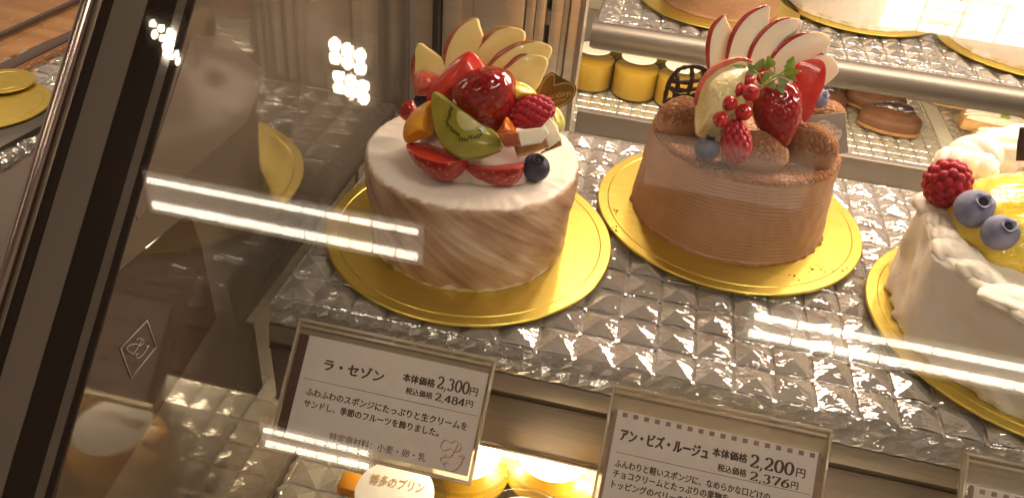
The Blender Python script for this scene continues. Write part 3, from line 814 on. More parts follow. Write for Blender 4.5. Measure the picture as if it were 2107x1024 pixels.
# ------------------------------------------------------------------ fruit kinds
def apple_slice(uvs, P, n, flesh, skin, label, group, t=.0072, skin_span=None):
    mw = frame(P, n); L = smooth_poly(to_local(uvs, mw), 6)
    if area2d(L) < 0: L = L[::-1]
    th = thing('apple_slice', label, 'apple slice', P, group)
    v, f = slab_vf(L, t, .0007); obj('flesh', v, f, flesh, th, mw, angle=24)
    # the skin hugs the outer arc
    N = len(L); a, b = skin_span; i0, i1 = int(a * 6), int(b * 6)
    ids = [i % N for i in range(i0, i1 + 1)]
    Lc = smooth_poly(to_local(uvs, mw), 6); nn = normals2d(Lc); s = 1 if area2d(Lc) > 0 else -1
    V = []; K = len(ids); wv = .0016
    for q, i in enumerate(ids):
        e = math.sin(math.pi * (q + .3) / (K - 1 + .6)) ** .5
        p = Lc[i]; m = nn[i] * s
        for off, zz in ((-.0004, -t / 2 - .0002), (wv * e, -t * .42), (wv * e, t * .42), (.0002 * e, t / 2 + .0002), (-.0010 * e, t / 2 + .0002)):
            V.append((*(p + m * off), zz))
    Fc = [(5 * k + j, 5 * k + j + 1, 5 * k + j + 6, 5 * k + j + 5) for k in range(K - 1) for j in range(4)]
    if s < 0: Fc = [q[::-1] for q in Fc]
    obj('skin', V, Fc, skin, th, mw, angle=60)
    return th
def fib(n):
    i = np.arange(n) + .5; ph = np.arccos(1 - 2 * i / n); th = math.pi * (1 + 5 ** .5) * i
    return np.stack([np.cos(th) * np.sin(ph), np.sin(th) * np.sin(ph), np.cos(ph)], 1)
def strawberry_mesh(Wd, L, nu=96, nv=72, seeds=110, squash=1.0, dim=.0008):
    """axis from stem end (z=0) to tip (z=L)"""
    V = []; 
    for j in range(nv):
        t = j / (nv - 1)
        if t < .28: r = math.sqrt(max(0, 1 - (1 - t / .28) ** 2)) * .97 + .03 * t / .28
        else: r = (1 - ((t - .28) / .72) ** 2.1) ** .78 if t < 1 else 0
        r = max(r, .004)
        for i in range(nu):
            a = 2 * math.pi * i / nu; V.append((r * Wd * math.cos(a), r * Wd * math.sin(a) * squash, t * L))
    V = np.array(V); c = np.array([0, 0, L * .42])
    D = V - c; q = D / np.linalg.norm(D, axis=1)[:, None]
    pts = fib(seeds); dot = q @ pts.T; ang = np.arccos(np.clip(dot.max(1), -1, 1))
    s = math.sqrt(4 * math.pi / seeds)
    pit = np.exp(-(ang / (s * .23)) ** 2); sd = np.exp(-(ang / (s * .10)) ** 4)
    lump = np.array([nz(p, 60, 3.3) for p in V])
    V = V - q * (pit * dim - sd * dim * .7)[:, None] + q * (lump * Wd * .035)[:, None]
    return V, grid_faces(nv, nu), sd
def strawberry(uv0, uv1, d0, d1, wpx, label, mat='berry_red', squash=1.0, cut=None, flesh='berry_flesh', group='strawberries', seeds=110, zed=False):
    """UV0 stem end, UV1 tip at depths D0, D1; WPX width in pixels"""
    if zed: A, B = at_z(*uv0, d0), at_z(*uv1, d1); d0, d1 = [float((CP - q) @ R[:, 2]) for q in (A, B)]
    else: A, B = at_d(*uv0, d0), at_d(*uv1, d1)
    Lg = np.linalg.norm(B - A); Wd = wpx / 2 * (d0 + d1) / 2 / F
    mw = axis_frame(A, B - A)
    V, Fc, sd = strawberry_mesh(Wd, Lg, squash=squash, seeds=seeds)
    if cut is None:
        o = obj('strawberry', V, Fc, mat, None, mw, attrs={'seed': sd}); tag(o, label, 'strawberry', group)
        return o
    th = thing('strawberry_half', label, 'strawberry', A, group)
    # halve along a plane through the axis whose normal is CUT (world)
    inv = mw.to_3x3().inverted(); nl = inv @ Vector(cut); nl.z = 0; nl.normalize()
    bm = bmesh.new(); ly = bm.verts.layers.float.new('seed'); vs = [bm.verts.new(p) for p in V]
    for vv, s in zip(vs, sd): vv[ly] = float(s)
    for q in Fc: bm.faces.new([vs[i] for i in q])
    bmesh.ops.bisect_plane(bm, geom=bm.verts[:] + bm.edges[:] + bm.faces[:], plane_co=(0, 0, 0), plane_no=nl, clear_outer=True)
    loop_pts = [vv.co.copy() for vv in bm.verts if abs(vv.co.dot(nl)) < 1e-6]
    bm.verts.index_update()
    vv = [tuple(p.co) for p in bm.verts]; ff = [[x.index for x in q.verts] for q in bm.faces]; sds = [p[ly] for p in bm.verts]
    bm.free()
    obj('berry_skin', vv, ff, mat, th, mw, attrs={'seed': sds})
    ax = nl.cross(Vector((0, 0, 1)))
    lp = sorted(loop_pts, key=lambda p: math.atan2(p.z - Lg * .45, p.dot(ax)))
    P2 = np.array([(p.dot(ax), p.z) for p in lp])
    keep = [0]
    for i in range(1, len(P2)):
        if np.linalg.norm(P2[i] - P2[keep[-1]]) > .0003: keep.append(i)
    P2 = P2[keep]
    fm = Matrix((ax, Vector((0, 0, 1)), ax.cross(Vector((0, 0, 1))))).transposed().to_4x4()
    v2, f2 = slab_vf(P2, .0012, .0004)
    obj('cut_face', v2, f2, flesh, th, mw @ fm, angle=50)
    return th
def raspberry_mesh(a, h, n=74, nu=110, nv=80, bump=.20):
    """blunt cone of drupelets, hollow end at z=0"""
    pts = fib(n); V = revolve([(max(.004, math.sin(t)), -math.cos(t)) for t in np.linspace(.02, math.pi - .02, nv)], nu)
    dot = V @ pts.T; ang = np.arccos(np.clip(dot.max(1), -1, 1)); s = math.sqrt(4 * math.pi / n) * .60
    k = np.sqrt(np.clip(1 - (ang / s) ** 2, 0, 1))
    rr = 1 - bump + bump * k
    z = V[:, 2]; tp = 1 - .16 * (z + 1) / 2 - .10 * np.clip(z, 0, 1) ** 2
    V = V * rr[:, None]; V[:, 0] *= a * tp; V[:, 1] *= a * tp; V[:, 2] *= h / 2
    return V, grid_faces(nv, nu)
def raspberry(uv, depth, axis_px, wpx, hpx, label, tip_depth=0.0):
    P = at_d(*uv, depth); Q = at_d(uv[0] + axis_px[0], uv[1] + axis_px[1], depth + tip_depth)
    s = depth / F
    V, Fc = raspberry_mesh(wpx / 2 * s * 1.1, hpx * s * 1.1)
    o = obj('raspberry', V, Fc, 'raspberry', None, axis_frame(P, Q - P)); tag(o, label, 'raspberry', 'raspberries')
    return o
def blueberry(uv, depth, rpx, axis, label, mat='blueberry'):
    """AXIS: world direction of the crown"""
    P = at_d(*uv, depth); r = rpx * depth / F
    mw = axis_frame(P, axis)
    nu, nv = 48, 34; V = []
    for j in range(nv):
        a = math.pi * (.004 + .992 * j / (nv - 1)); z = -math.cos(a) * .90; rr = math.sin(a)
        if z > .60: z = z - .5 * max(0, (.42 - rr)) * (1 if rr < .42 else 0)
        for i in range(nu):
            b = 2 * math.pi * i / nu; k = 1 + .02 * nz((rr * math.cos(b), rr * math.sin(b), z), 1.6, r * 3000)
            V.append((rr * r * k * math.cos(b), rr * r * k * math.sin(b), z * r * k))
    th = thing('blueberry', label, 'blueberry', P, 'blueberries')
    obj('berry', V, grid_faces(nv, nu), mat, th, mw)
    # ragged five point crown round the pit
    N = 40; V = []
    for lv, (ro, zo) in enumerate(((.30, .80), (.34, .87), (.39, .93), (.30, .905), (.24, .83))):
        for i in range(N):
            b = 2 * math.pi * i / N; pk = .5 + .5 * math.cos(5 * b); e = (1 + .25 * pk) if lv in (2,) else 1
            zz = zo + (.06 * pk if lv == 2 else 0)
            V.append((ro * e * r * math.cos(b), ro * e * r * math.sin(b), zz * r))
    obj('crown', V, grid_faces(5, N, True, True), 'calyx' if mat == 'blueberry' else mat, th, mw)
    v = revolve([(.001 * r, .80 * r), (.25 * r, .80 * r), (.25 * r, .858 * r), (.001 * r, .85 * r)], 20)
    obj('crown_pit', v, grid_faces(4, 20), 'calyx', th, mw)
    return th
def lump(name, uvs, P, n, t, dome, mat, label, cat, group=None):
    """juicy piece: swollen plate from its outline"""
    mw = frame(P, n); o = slab(name, uvs, mw, t, mat, None, bev=min(.0022, t * .4), sm=6, dome=dome, angle=60)
    return tag(o, label, cat, group)
UPV = lambda k=.35: (0.0, -1.0, k)
D1 = 0.4816     # depth of the first cake's top
# ------------------------------------------------------------------ fruit on the first cake
NA = (.05, -.93, .38)
ag = 'apple slices fanned on the fruit cake'
apple_slice(Z1([(100, 400), (93, 280), (115, 188), (165, 215), (215, 250), (255, 290), (262, 380), (180, 420)]), at_y(885, 130, .012), NA, 'apple_flesh', 'apple_skin', 'pale apple wedge at the outer end of the fan, beside the grapefruit piece', ag, skin_span=(0, 1.4))
apple_slice(Z1([(262, 370), (258, 300), (270, 220), (300, 150), (345, 92), (430, 48), (452, 95), (470, 165), (440, 240), (400, 350), (330, 400)]), at_y(955, 95, .018), NA, 'apple_flesh', 'apple_skin', 'tallest pointed apple slice of the fruit cake, dark red edge', ag, skin_span=(0, 5))
apple_slice(Z1([(420, 290), (432, 235), (470, 180), (540, 115), (620, 97), (690, 115), (703, 155), (680, 195), (600, 260), (540, 340), (450, 370)]), at_y(1020, 90, .021), NA, 'apple_flesh', 'apple_skin', 'rounded yellow apple slice leaning between the tallest slice and the brown edged one', ag, skin_span=(0, 4))
apple_slice(Z1([(480, 350), (510, 310), (570, 250), (660, 198), (760, 178), (830, 195), (850, 225), (825, 285), (760, 330), (660, 400), (540, 420)]), at_y(1072, 115, .015), (.03, -.93, .42), 'apple_flesh', 'apple_skin', 'broad apple slice with a brown red edge directly above the lowest slice', ag, skin_span=(0, 4))
apple_slice(Z1([(580, 350), (620, 310), (670, 268), (720, 252), (800, 258), (828, 290), (810, 350), (765, 440), (700, 470), (620, 430)]), at_y(1085, 140, .009), (.0, -.93, .42), 'apple_flesh', 'apple_skin', 'lowest apple slice of the fan, just above the heart tag', ag, skin_span=(0, 3))
lump('strawberry_half', Z1([(168, 495), (183, 425), (245, 352), (318, 285), (385, 238), (430, 246), (470, 298), (490, 340), (470, 400), (400, 470), (280, 520), (200, 525)]), at_y(940, 155, -.004), UPV(.5), .012, .006, 'berry_flesh', 'leaning cut strawberry with glazed red flesh behind the big whole one', 'strawberry', 'strawberries')
lump('grapefruit_piece', Z1([(88, 380), (125, 340), (170, 342), (220, 365), (235, 420), (190, 470), (110, 478), (92, 430)]), at_y(878, 172, -.002), UPV(.5), .012, .004, 'grapefruit', 'small pink grapefruit piece under the pale apple wedge', 'grapefruit')
strawberry(Z1([(440, 326)])[0], Z1([(545, 705)])[0], D1 - .044, D1 - .030, 136, 'large dark glazed whole strawberry crowning the fruit cake', seeds=120)
# orange pieces
lump('orange_segment', Z1([(35, 700), (42, 640), (70, 590), (120, 540), (190, 505), (215, 560), (205, 650), (190, 700), (130, 715), (60, 740)]), at_y(862, 252, -.026), UPV(.5), .012, .005, 'orange', 'orange segment on the fruit cake beside the kiwi slice', 'orange segment', 'orange segments')
lump('peach_piece', Z1([(600, 480), (615, 400), (670, 400), (735, 430), (768, 475), (700, 520), (640, 530)]), at_y(1075, 185, -.004), UPV(.5), .012, .006, 'mango', 'glossy yellow peach piece behind the raspberry', 'peach')
lump('orange_segment', Z1([(545, 690), (575, 640), (602, 595), (640, 640), (650, 680), (600, 700)]), at_y(1040, 260, -.028), UPV(.5), .010, .003, 'orange_deep', 'small deep orange piece under the big strawberry', 'orange segment', 'orange segments')
lump('muscat_half', Z1([(845, 555), (885, 545), (915, 590), (925, 635), (905, 680), (860, 700), (835, 640)]), at_y(1150, 252, -.006), UPV(.5), .012, .005, 'muscat', 'pale green muscat grape piece at the far end by the apple steps', 'grape')
# left small berries
strawberry(Z1([(100, 560)])[0], Z1([(8, 575)])[0], D1 - .004, D1 + .004, 44, 'strawberry piece peeping out below the dark blueberry', mat='berry_skin', seeds=60)
blueberry(Z1([(132, 508)])[0], D1 - .012, 17, (-.5, -.6, .5), 'blueberry wedged between grapefruit and orange pieces')
# kiwi
def kiwi():
    pts = Z1([(193, 478), (215, 458), (250, 475), (330, 540), (400, 590), (460, 635), (530, 672), (578, 730), (565, 775), (500, 803), (440, 820), (370, 825), (295, 790), (240, 735), (208, 650), (193, 560)])
    P = at_y(960, 262, -.0385); mw = frame(P, (-.12, -.85, .5))
    th = thing('kiwi_slice', 'half moon kiwi slice with black seeds leaning under the big strawberry', 'kiwi slice', P)
    sl = slab('flesh', pts, mw, .0065, 'kiwi', th, bev=.0008, sm=5)
    slab('core', Z1([(335, 560), (400, 600), (455, 640), (420, 668), (370, 672), (335, 640), (322, 600)]), mw @ Matrix.Translation((0, 0, .0031)), .0009, 'kiwi_core', th, bev=.0004, sm=5)
    cen = to_local(Z1([(392, 603)]), mw)[0]; rd = np.linalg.norm(to_local(Z1([(300, 660)]), mw)[0] - cen)
    parts = []; rs = random.Random(4)
    e0 = to_local(Z1([(310, 540)]), mw)[0] - cen; e1 = to_local(Z1([(468, 668)]), mw)[0] - cen
    a0 = math.atan2(e0[1], e0[0]); a1 = math.atan2(e1[1], e1[0])
    a1 = a1 + 2 * math.pi if a1 < a0 else a1
    n = 26
    for k in range(n):
        a = a0 + (a1 - a0) * (k + .5) / n; rr = rd * (rs.uniform(.92, 1.12)); c = cen + rr * np.array([math.cos(a), math.sin(a)])
        V = revolve([(.0004 * math.sin(q) + 1e-5, .0011 * -math.cos(q)) for q in np.linspace(.1, math.pi - .1, 6)], 8)
        m = Matrix.Translation((c[0], c[1], .0033)) @ Matrix.Rotation(a - math.pi / 2, 4, 'Z') @ Matrix.Rotation(math.pi / 2, 4, 'X')
        parts.append(([tuple(m @ Vector(p)) for p in V], grid_faces(6, 8)))
    v, f = join(parts); obj('seed_ring', v, f, 'seed', th, mw)
    # fuzzy skin line under the curved edge
    arcp = Z1([(193, 520), (205, 640), (238, 733), (293, 790), (368, 826), (440, 822), (505, 803), (567, 777)])
    L = smooth_poly(to_local(arcp, mw), 5, False)
    v, f = tube_vf([(a, b, .0) for a, b in L], .0009, 6); obj('skin', v, f, 'kiwi', th, mw)
kiwi()
raspberry(Z1([(735, 570)])[0], D1 - .040, (-100, 28), 70, 95, 'raspberry lying on the apple steps of the fruit cake')
# stepped apple block
ap = thing('apple_block', 'stair cut apple block with red skin on the fruit cake', 'apple piece', at_z(1110, 290, .07))
for k, (top, face) in enumerate([
    ([(665, 680), (690, 668), (815, 655), (830, 690), (790, 740), (670, 760)], [(550, 690), (662, 680), (680, 758), (590, 762)]),
    ([(810, 700), (790, 655), (840, 600), (905, 720), (830, 770)], [(640, 765), (805, 710), (832, 765), (660, 818)]),
    ([(850, 600), (880, 650), (905, 745), (850, 740)], [(830, 770), (893, 705), (905, 755), (790, 800)])]):
    P = at_y(1100, 285, -.042 + k * .006); mw = frame(P, (.15, -.80, .6))
    slab('flesh', Z1(top), mw, .006, 'apple_flesh_white', ap, bev=.0006, sm=0)
    slab('skin', Z1(face), mw @ Matrix.Translation((0, 0, .001)), .006, 'apple_skin', ap, bev=.0010, sm=0)
# cream under the fruit
v, f = dome_vf(.036, .030, .034, amp=.0022)
CR = obj('cream_mound', v, f, 'cream_pink', CK1, Matrix.Translation((.004, -.010, ZT + .0582)))
lump('x', Z1([(430, 825), (520, 780), (590, 750), (650, 790), (665, 825), (560, 850)]), at_z(1020, 322, .066), UPV(.6), .010, .003, 'cream_pink', None, None)
xx = bpy.data.objects['x']; xx.name = 'cream_dollop'; wm = xx.matrix_basis.copy(); xx.parent = CK1; xx.matrix_basis = world(CK1).inverted() @ wm
# strawberry halves at the front
hz = D1 - .046
strawberry(Z1([(380, 822)])[0], Z1([(46, 748)])[0], .0780, .0755, 112, 'halved strawberry at the front below the orange segment, cut face up', mat='berry_skin', cut=(.10, .12, 1.0), seeds=90, squash=1.0, zed=True)
strawberry(Z1([(690, 850)])[0], Z1([(372, 872)])[0], .0715, .0725, 90, 'halved strawberry at the front next to the lone blueberry, skin outwards', mat='berry_skin', cut=(.0, .30, .95), seeds=90, squash=1.0, zed=True)
blueberry(Z1([(760, 875)])[0], .455, 30, (.18, -.35, .9), 'dark blueberry alone at the front of the fruit cake')

# heart shaped tag
def heart():
    pts = Z1([(755, 470), (790, 400), (820, 365), (855, 347), (873, 375), (870, 408), (930, 398), (978, 415), (985, 455), (960, 505), (905, 540), (850, 560), (790, 500)])
    P = at_y(1143, 190, .016); mw = frame(P, (.06, -.95, .32))
    th = thing('heart_tag', 'bronze heart shaped tag with gold border on the fruit cake', 'tag', P)
    slab('plaque', pts, mw, .0009, 'tag_gold', th, bev=.0002, sm=6)
    inn = Z1([(775, 468), (798, 410), (825, 375), (852, 358), (866, 380), (862, 418), (872, 418), (928, 407), (970, 422), (975, 455), (952, 498), (905, 530), (855, 548)])
    L = smooth_poly(to_local(inn, mw), 5, False)
    v, f = tube_vf([(a, b, .0006) for a, b in L], .00022, 5); obj('border', v, f, 'tag_line', th, mw)
    q = to_local(Z1([(836, 508), (960, 482), (845, 520), (930, 502)]), mw)
    s = (q[1] - q[0]); ang = math.atan2(s[1], s[0])
    for txt, a, b, h in (('rie ichiryu', q[0], q[1], .0042), ('sweet bouquet', q[2], q[3], .0013)):
        ln = np.linalg.norm(b - a); v, f = fit_text(txt, 0, 0, ln, h)
        obj('lettering', v, f, 'tag_line', th, mw @ Matrix.Translation((a[0], a[1], .00055)) @ Matrix.Rotation(ang, 4, 'Z'), smooth=False)
    v, f = tube_vf([(q[0][0] - .004, q[0][1] - .003, 0), (q[0][0] - .008, q[0][1] - .03, 0)], .0008, 6); obj('pick', v, f, 'tag_gold', th, mw)
heart()

# ------------------------------------------------------------------ toppings of the chocolate cake
D2 = .5260
NB = (.0, -.93, .38)
ag = 'apple slices fanned on the chocolate cake'
YB = .098
apple_slice(Z2([(440, 420), (412, 390), (402, 310), (405, 220), (425, 150), (460, 105), (487, 83), (500, 110), (528, 185), (505, 290), (490, 360)]), at_y(1480, 95, YB + .004), NB, 'apple_flesh_white', 'apple_skin_red', 'narrow upright apple slice at the chocolate lattice end of the fan', ag, skin_span=(1, 6))
apple_slice(Z2([(510, 380), (497, 345), (510, 260), (535, 180), (580, 110), (640, 60), (718, 33), (721, 80), (712, 150), (665, 200), (610, 310), (570, 370)]), at_y(1540, 75, YB + .002), NB, 'apple_flesh_white', 'apple_skin_red', 'tallest apple slice of the chocolate cake, thin red skin edge', ag, skin_span=(1, 6))
apple_slice(Z2([(605, 360), (612, 320), (640, 240), (690, 170), (760, 115), (830, 97), (887, 110), (880, 160), (800, 210), (740, 300), (700, 380)]), at_y(1595, 85, YB), NB, 'apple_flesh_white', 'apple_skin_red', 'middle apple slice of the chocolate cake, right beside the tallest one', ag, skin_span=(0, 5))
apple_slice(Z2([(720, 340), (740, 300), (780, 250), (850, 200), (930, 172), (1000, 175), (1043, 215), (1010, 270), (930, 310), (840, 380), (760, 390)]), at_y(1650, 100, YB - .002), NB, 'apple_flesh_white', 'apple_skin_red', 'apple slice of the chocolate cake just above the green herb sprig', ag, skin_span=(0, 4))
apple_slice(Z2([(850, 330), (880, 300), (940, 288), (1010, 287), (1060, 310), (1085, 370), (1060, 410), (1005, 455), (960, 470), (880, 400)]), at_y(1680, 140, YB - .004), NB, 'apple_flesh_white', 'apple_skin_red', 'low apple slice behind the cut strawberry of the chocolate cake', ag, skin_span=(0, 3))
# cream dollops under cocoa (parts of the cake)
def dollop(uvs, P, n, t, dome, label=None):
    mw = frame(P, n); L = smooth_poly(to_local(uvs, mw), 5); v, f = slab_vf(L, t, t * .45, dome)
    v = np.array(v); 
    W3 = [mw @ Vector(p) for p in v]
    dust = [.46 if True else 0 for p in W3]
    bmn = obj('cream_dollop', v, f, 'combed_choc', CK2, mw, angle=80)
    me = bmn.data; nrm = mw.to_3x3()
    dv = [max(0.0, min(.5, .10 + .62 * ((nrm @ vv.normal).z + .05))) for vv in me.vertices]
    a = me.attributes.new('dust', 'FLOAT', 'POINT'); a.data.foreach_set('value', np.array(dv, np.float32))
def mound(cx, cy_, rx, ry, h, rot, zoff=0):
    """swelling piped dollop, cocoa on its top"""
    nu, nv = 80, 40; V = []; dust = []
    for j in range(nv):
        a = -1.05 + (math.pi / 2 + 1.05) * j / (nv - 1)
        for i in range(nu):
            b = 2 * math.pi * i / nu; p = (math.cos(a) * math.cos(b), math.cos(a) * math.sin(b), math.sin(a))
            k = 1 + .05 * nz(p, 1.6, cx * 90)
            V.append((p[0] * rx * k, p[1] * ry * k, p[2] * h * k)); dust.append(max(0, min(.46, .42 * (p[2] + .32) * 1.5)))
    obj('cream_dollop', V, grid_faces(nv, nu), 'combed_choc', CK2, Matrix.Translation((cx, cy_, ZT + .0585 + h * .45 + zoff)) @ Matrix.Rotation(rot, 4, 'Z'), attrs={'dust': dust})
for (u, v_, rx, ry, h, rot) in [(1402, 248, .0165, .0125, .0150, .5), (1552, 320, .0200, .0125, .0145, .10), (1664, 308, .0172, .0125, .0165, -.18), (1470, 270, .014, .012, .010, 0), (1700, 235, .013, .012, .009, 0), (1520, 200, .018, .014, .010, 0)]:
    P = at_z(u, v_, ZT + .0585 + h * .4); mound(P[0], P[1], rx, ry, h, rot)
# glazed fruit ball with blushing skin
pts = Z2([(335, 700), (330, 620), (340, 540), (372, 440), (430, 380), (500, 345), (580, 328), (640, 345), (640, 450), (590, 560), (540, 650), (490, 740), (420, 742), (355, 722)])
P = at_y(1480, 215, .052); mw = frame(P, (-.1, -.86, .5))
th = thing('peach_half', 'glazed pale peach half with blushing edge on the chocolate cake', 'peach', P)
slab('flesh', pts, mw, .012, 'peach', th, bev=.004, sm=6, dome=.016, angle=80)
L = smooth_poly(to_local(Z2([(336, 560), (350, 490), (380, 425), (432, 372), (500, 335), (575, 318), (635, 335)]), mw), 6, False)
v, f = tube_vf([(a, b, .004) for a, b in L], np.r_[np.linspace(.0010, .0022, len(L) // 2), np.linspace(.0022, .0010, len(L) - len(L) // 2)], 12)
obj('skin', v, f, 'peach_skin', th, mw)
# strawberries
strawberry(Z2([(740, 425)])[0], Z2([(800, 790)])[0], D2 - .034, D2 - .040, 105, 'big glazed whole strawberry on the chocolate cake', seeds=130)
pts = Z2([(860, 345), (900, 322), (960, 311), (1005, 325), (1020, 370), (1010, 450), (975, 530), (945, 600), (905, 645), (885, 560), (860, 470), (845, 400)])
P = at_y(1665, 185, .074); mw = frame(P, (.1, -.92, .4))
th = thing('strawberry_half', 'upright cut strawberry with bright red flesh beside the square tag', 'strawberry', P, 'strawberries')
slab('cut_face', pts, mw, .0030, 'berry_flesh', th, bev=.0003, sm=6)
slab('berry_skin', pts, mw @ Matrix.Translation((0, 0, -.0035)), .006, 'berry_skin', th, bev=.0022, sm=6)
raspberry(Z2([(550, 745)])[0], D2 - .052, (-6, -60), 64, 88, 'raspberry standing in front of the chocolate cake strawberry')
blueberry(Z2([(395, 785)])[0], D2 - .046, 26, (.1, .25, .9), 'blueberry next to the raspberry on the chocolate cake')
blueberry(Z2([(985, 520)])[0], D2 + .004, 21, (.5, -.3, .8), 'pale blueberry half hidden behind the upright cut strawberry', 'blueberry_bloom')
# redcurrants
th = thing('redcurrant_cluster', 'cluster of shiny redcurrants on the chocolate cake', 'redcurrants', at_d(*Z2([(580, 500)])[0], D2 - .052))
stem_pts = []
for k, (a, b, r, dz) in enumerate([(612, 423, 36, -.052), (553, 470, 42, -.055), (628, 490, 47, -.060), (515, 545, 41, -.058), (588, 592, 46, -.056), (467, 630, 42, -.058), (690, 360, 38, -.046), (690, 412, 34, -.050)]):
    uv = Z2([(a, b)])[0]; d = D2 + dz; P = at_d(*uv, d); rr = r / 2.561 * d / F
    V = revolve([(rr * math.sin(q) + 1e-6, -rr * math.cos(q)) for q in np.linspace(.03, math.pi - .03, 20)], 28)
    mw = axis_frame(P, Vector((-.25, -.8, .45)) + Vector((random.uniform(-.3, .3),) * 3))
    bo = obj('berry', V, grid_faces(20, 28), 'currant', th, mw)
    v = revolve([(1e-5, rr * .97), (rr * .17, rr * .97), (rr * .13, rr * 1.05), (1e-5, rr * 1.07)], 9); obj('calyx_tip', v, grid_faces(4, 9), 'calyx', bo, mw)
    stem_pts.append(P)
sp = [stem_pts[i] + np.array([.001, .004, .001]) for i in (7, 6, 0, 2, 1, 3, 5)]
parts = [tube_vf(smooth_poly(sp, 5, False), .0005, 6)]
v, f = join(parts); obj('stem', v, f, 'herb_pale', th)
# chervil sprig
th = thing('chervil_sprig', 'small green chervil sprig tucked behind the redcurrants', 'herb', at_d(*Z2([(740, 390)])[0], D2 - .056))
def sprig_curve(q, r):
    P = [at_d(*Z2([(a, b)])[0], D2 - .058) for a, b in q]; return tube_vf(smooth_poly(P, 5, False), r, 6)
v, f = join([sprig_curve([(675, 462), (720, 425), (760, 400), (800, 375), (835, 345)], .0007), sprig_curve([(690, 445), (680, 415), (660, 385), (640, 370)], .0005),
             sprig_curve([(740, 412), (755, 370), (745, 345)], .0005), sprig_curve([(720, 425), (755, 440), (775, 445)], .0005)])
obj('stem', v, f, 'herb', th)
def leaf(cx, cy_, L, ang, wd, mat, dz):
    """feathery lobed leaflet, L and WD in study pixels"""
    P = at_d(*Z2([(cx, cy_)])[0], D2 + dz); s = (D2 + dz) / F / 2.561
    out = []; n = 6
    for k in range(n + 1):
        t = k / n; wv = wd * (.55 + .45 * math.sin(math.pi * min(1, t + .25))) * (1 - t * .55)
        out += [(L * t - L * .04, wv * .30), (L * t + L * .10, wv), (L * t + L * .17, wv * .62)]
    pts = [(0, wd * .06)] + out[1:] + [(L * 1.24, 0)] + [(a, -b) for a, b in out[::-1]][:-1] + [(0, -wd * .06)]
    pts = [(a * s, b * s * (1 + random.uniform(-.2, .2))) for a, b in pts]
    mw = frame(P, -vdir(*Z2([(cx, cy_)])[0])) @ Matrix.Rotation(ang, 4, 'Z') @ Matrix.Rotation(random.uniform(-.35, .35), 4, 'X') @ Matrix.Rotation(random.uniform(-.25, .25), 4, 'Y')
    v, f = slab_vf(np.array(pts), .0006, .0001); obj('leaf', v, f, mat, th, mw, angle=50)
for q in [(740, 355, 44, 2.2, 26, 'herb', -.060), (735, 350, 50, 2.9, 24, 'herb', -.058), (720, 380, 44, 4.5, 22, 'herb', -.062), (810, 370, 48, .9, 24, 'herb', -.060), (800, 375, 60, .2, 24, 'herb', -.062), (820, 385, 44, -.5, 22, 'herb', -.060), (830, 345, 36, 1.4, 20, 'herb', -.058),
          (655, 382, 46, 2.5, 24, 'herb_pale', -.056), (650, 370, 50, 1.2, 22, 'herb_pale', -.054), (640, 385, 40, 3.6, 22, 'herb_pale', -.056), (770, 440, 40, .4, 26, 'herb_pale', -.064), (760, 445, 34, 3.6, 24, 'herb_pale', -.064), (780, 450, 34, -1.0, 22, 'herb_pale', -.064), (600, 365, 50, 3.0, 18, 'herb_pale', -.052)]:
    leaf(q[0], q[1], q[2] * 1.2, q[3], q[4] * 1.15, q[5], q[6])
# chocolate lattice
P = at_y(1415, 178, .098); mw = frame(P, (-.1, -.95, .3))
L2 = lambda pts, sm=5, closed=False: [(a, b, random.uniform(-.0002, .0002)) for a, b in smooth_poly(to_local(Z2(pts), mw), sm, closed)]
lat = [L2([(170, 545), (180, 490), (205, 420), (245, 370), (300, 352), (360, 355), (405, 380), (420, 430), (410, 500)]), L2([(170, 530), (260, 520), (345, 500), (420, 500)]),
       L2([(205, 425), (280, 435), (350, 425), (420, 415)]), L2([(205, 470), (280, 478), (340, 470), (410, 470)]), L2([(235, 385), (245, 440), (225, 500), (230, 540)]),
       L2([(315, 355), (318, 420), (300, 480), (290, 530)]), L2([(380, 370), (375, 430), (350, 480), (345, 530)]), L2([(205, 460), (240, 500), (300, 510), (360, 540)])]
v, f = join([tube_vf(p, np.array([.0014 + random.uniform(-.0003, .0005) for _ in p]), 8) for p in lat])
tag(obj('chocolate_lattice', v, f, 'choc_dark', None, mw), 'dark chocolate lattice standing at the back of the chocolate cake', 'chocolate')
# square tag
P = at_y(1700, 272, .070); mw = frame(P, (.12, -.93, .36))
th = thing('square_tag', 'grey square tag with a pale flower shaped window on the chocolate cake', 'tag', P)
slab('plaque', Z2([(918, 612), (1122, 592), (1142, 805), (938, 825)]), mw, .0009, 'tag_silver', th, bev=.0002, sm=0)
flw = Z2([(970, 700), (968, 665), (985, 638), (1015, 632), (1045, 650), (1052, 672), (1085, 668), (1108, 695), (1098, 730), (1070, 752), (1045, 755), (1010, 735)])
slab('window', flw, mw @ Matrix.Translation((0, 0, .00055)), .0002, 'tag_cream', th, bev=.00005, sm=5)
L = smooth_poly(to_local(flw, mw), 5); L = np.vstack([L, L[:1]])
v, f = tube_vf([(a, b, .0007) for a, b in L], .0002, 5); obj('border', v, f, 'tag_silver', th, mw)
for txt, a, b, h in (('ryu', (982, 664), (1026, 658), 17), ('tisserie ichi', (972, 694), (1094, 684), 18), ('iryu  pâtiss', (975, 722), (1098, 714), 20), ('rie ich', (1012, 746), (1070, 738), 14)):
    q = to_local(Z2([a, b]), mw); ln = np.linalg.norm(q[1] - q[0]); an = math.atan2(*(q[1] - q[0])[::-1])
    v, f = fit_text(txt, 0, 0, ln, h / 2.561 * D2 / F); obj('lettering', v, f, 'ink_soft', th, mw @ Matrix.Translation((q[0][0], q[0][1], .00068)) @ Matrix.Rotation(an, 4, 'Z'), smooth=False)

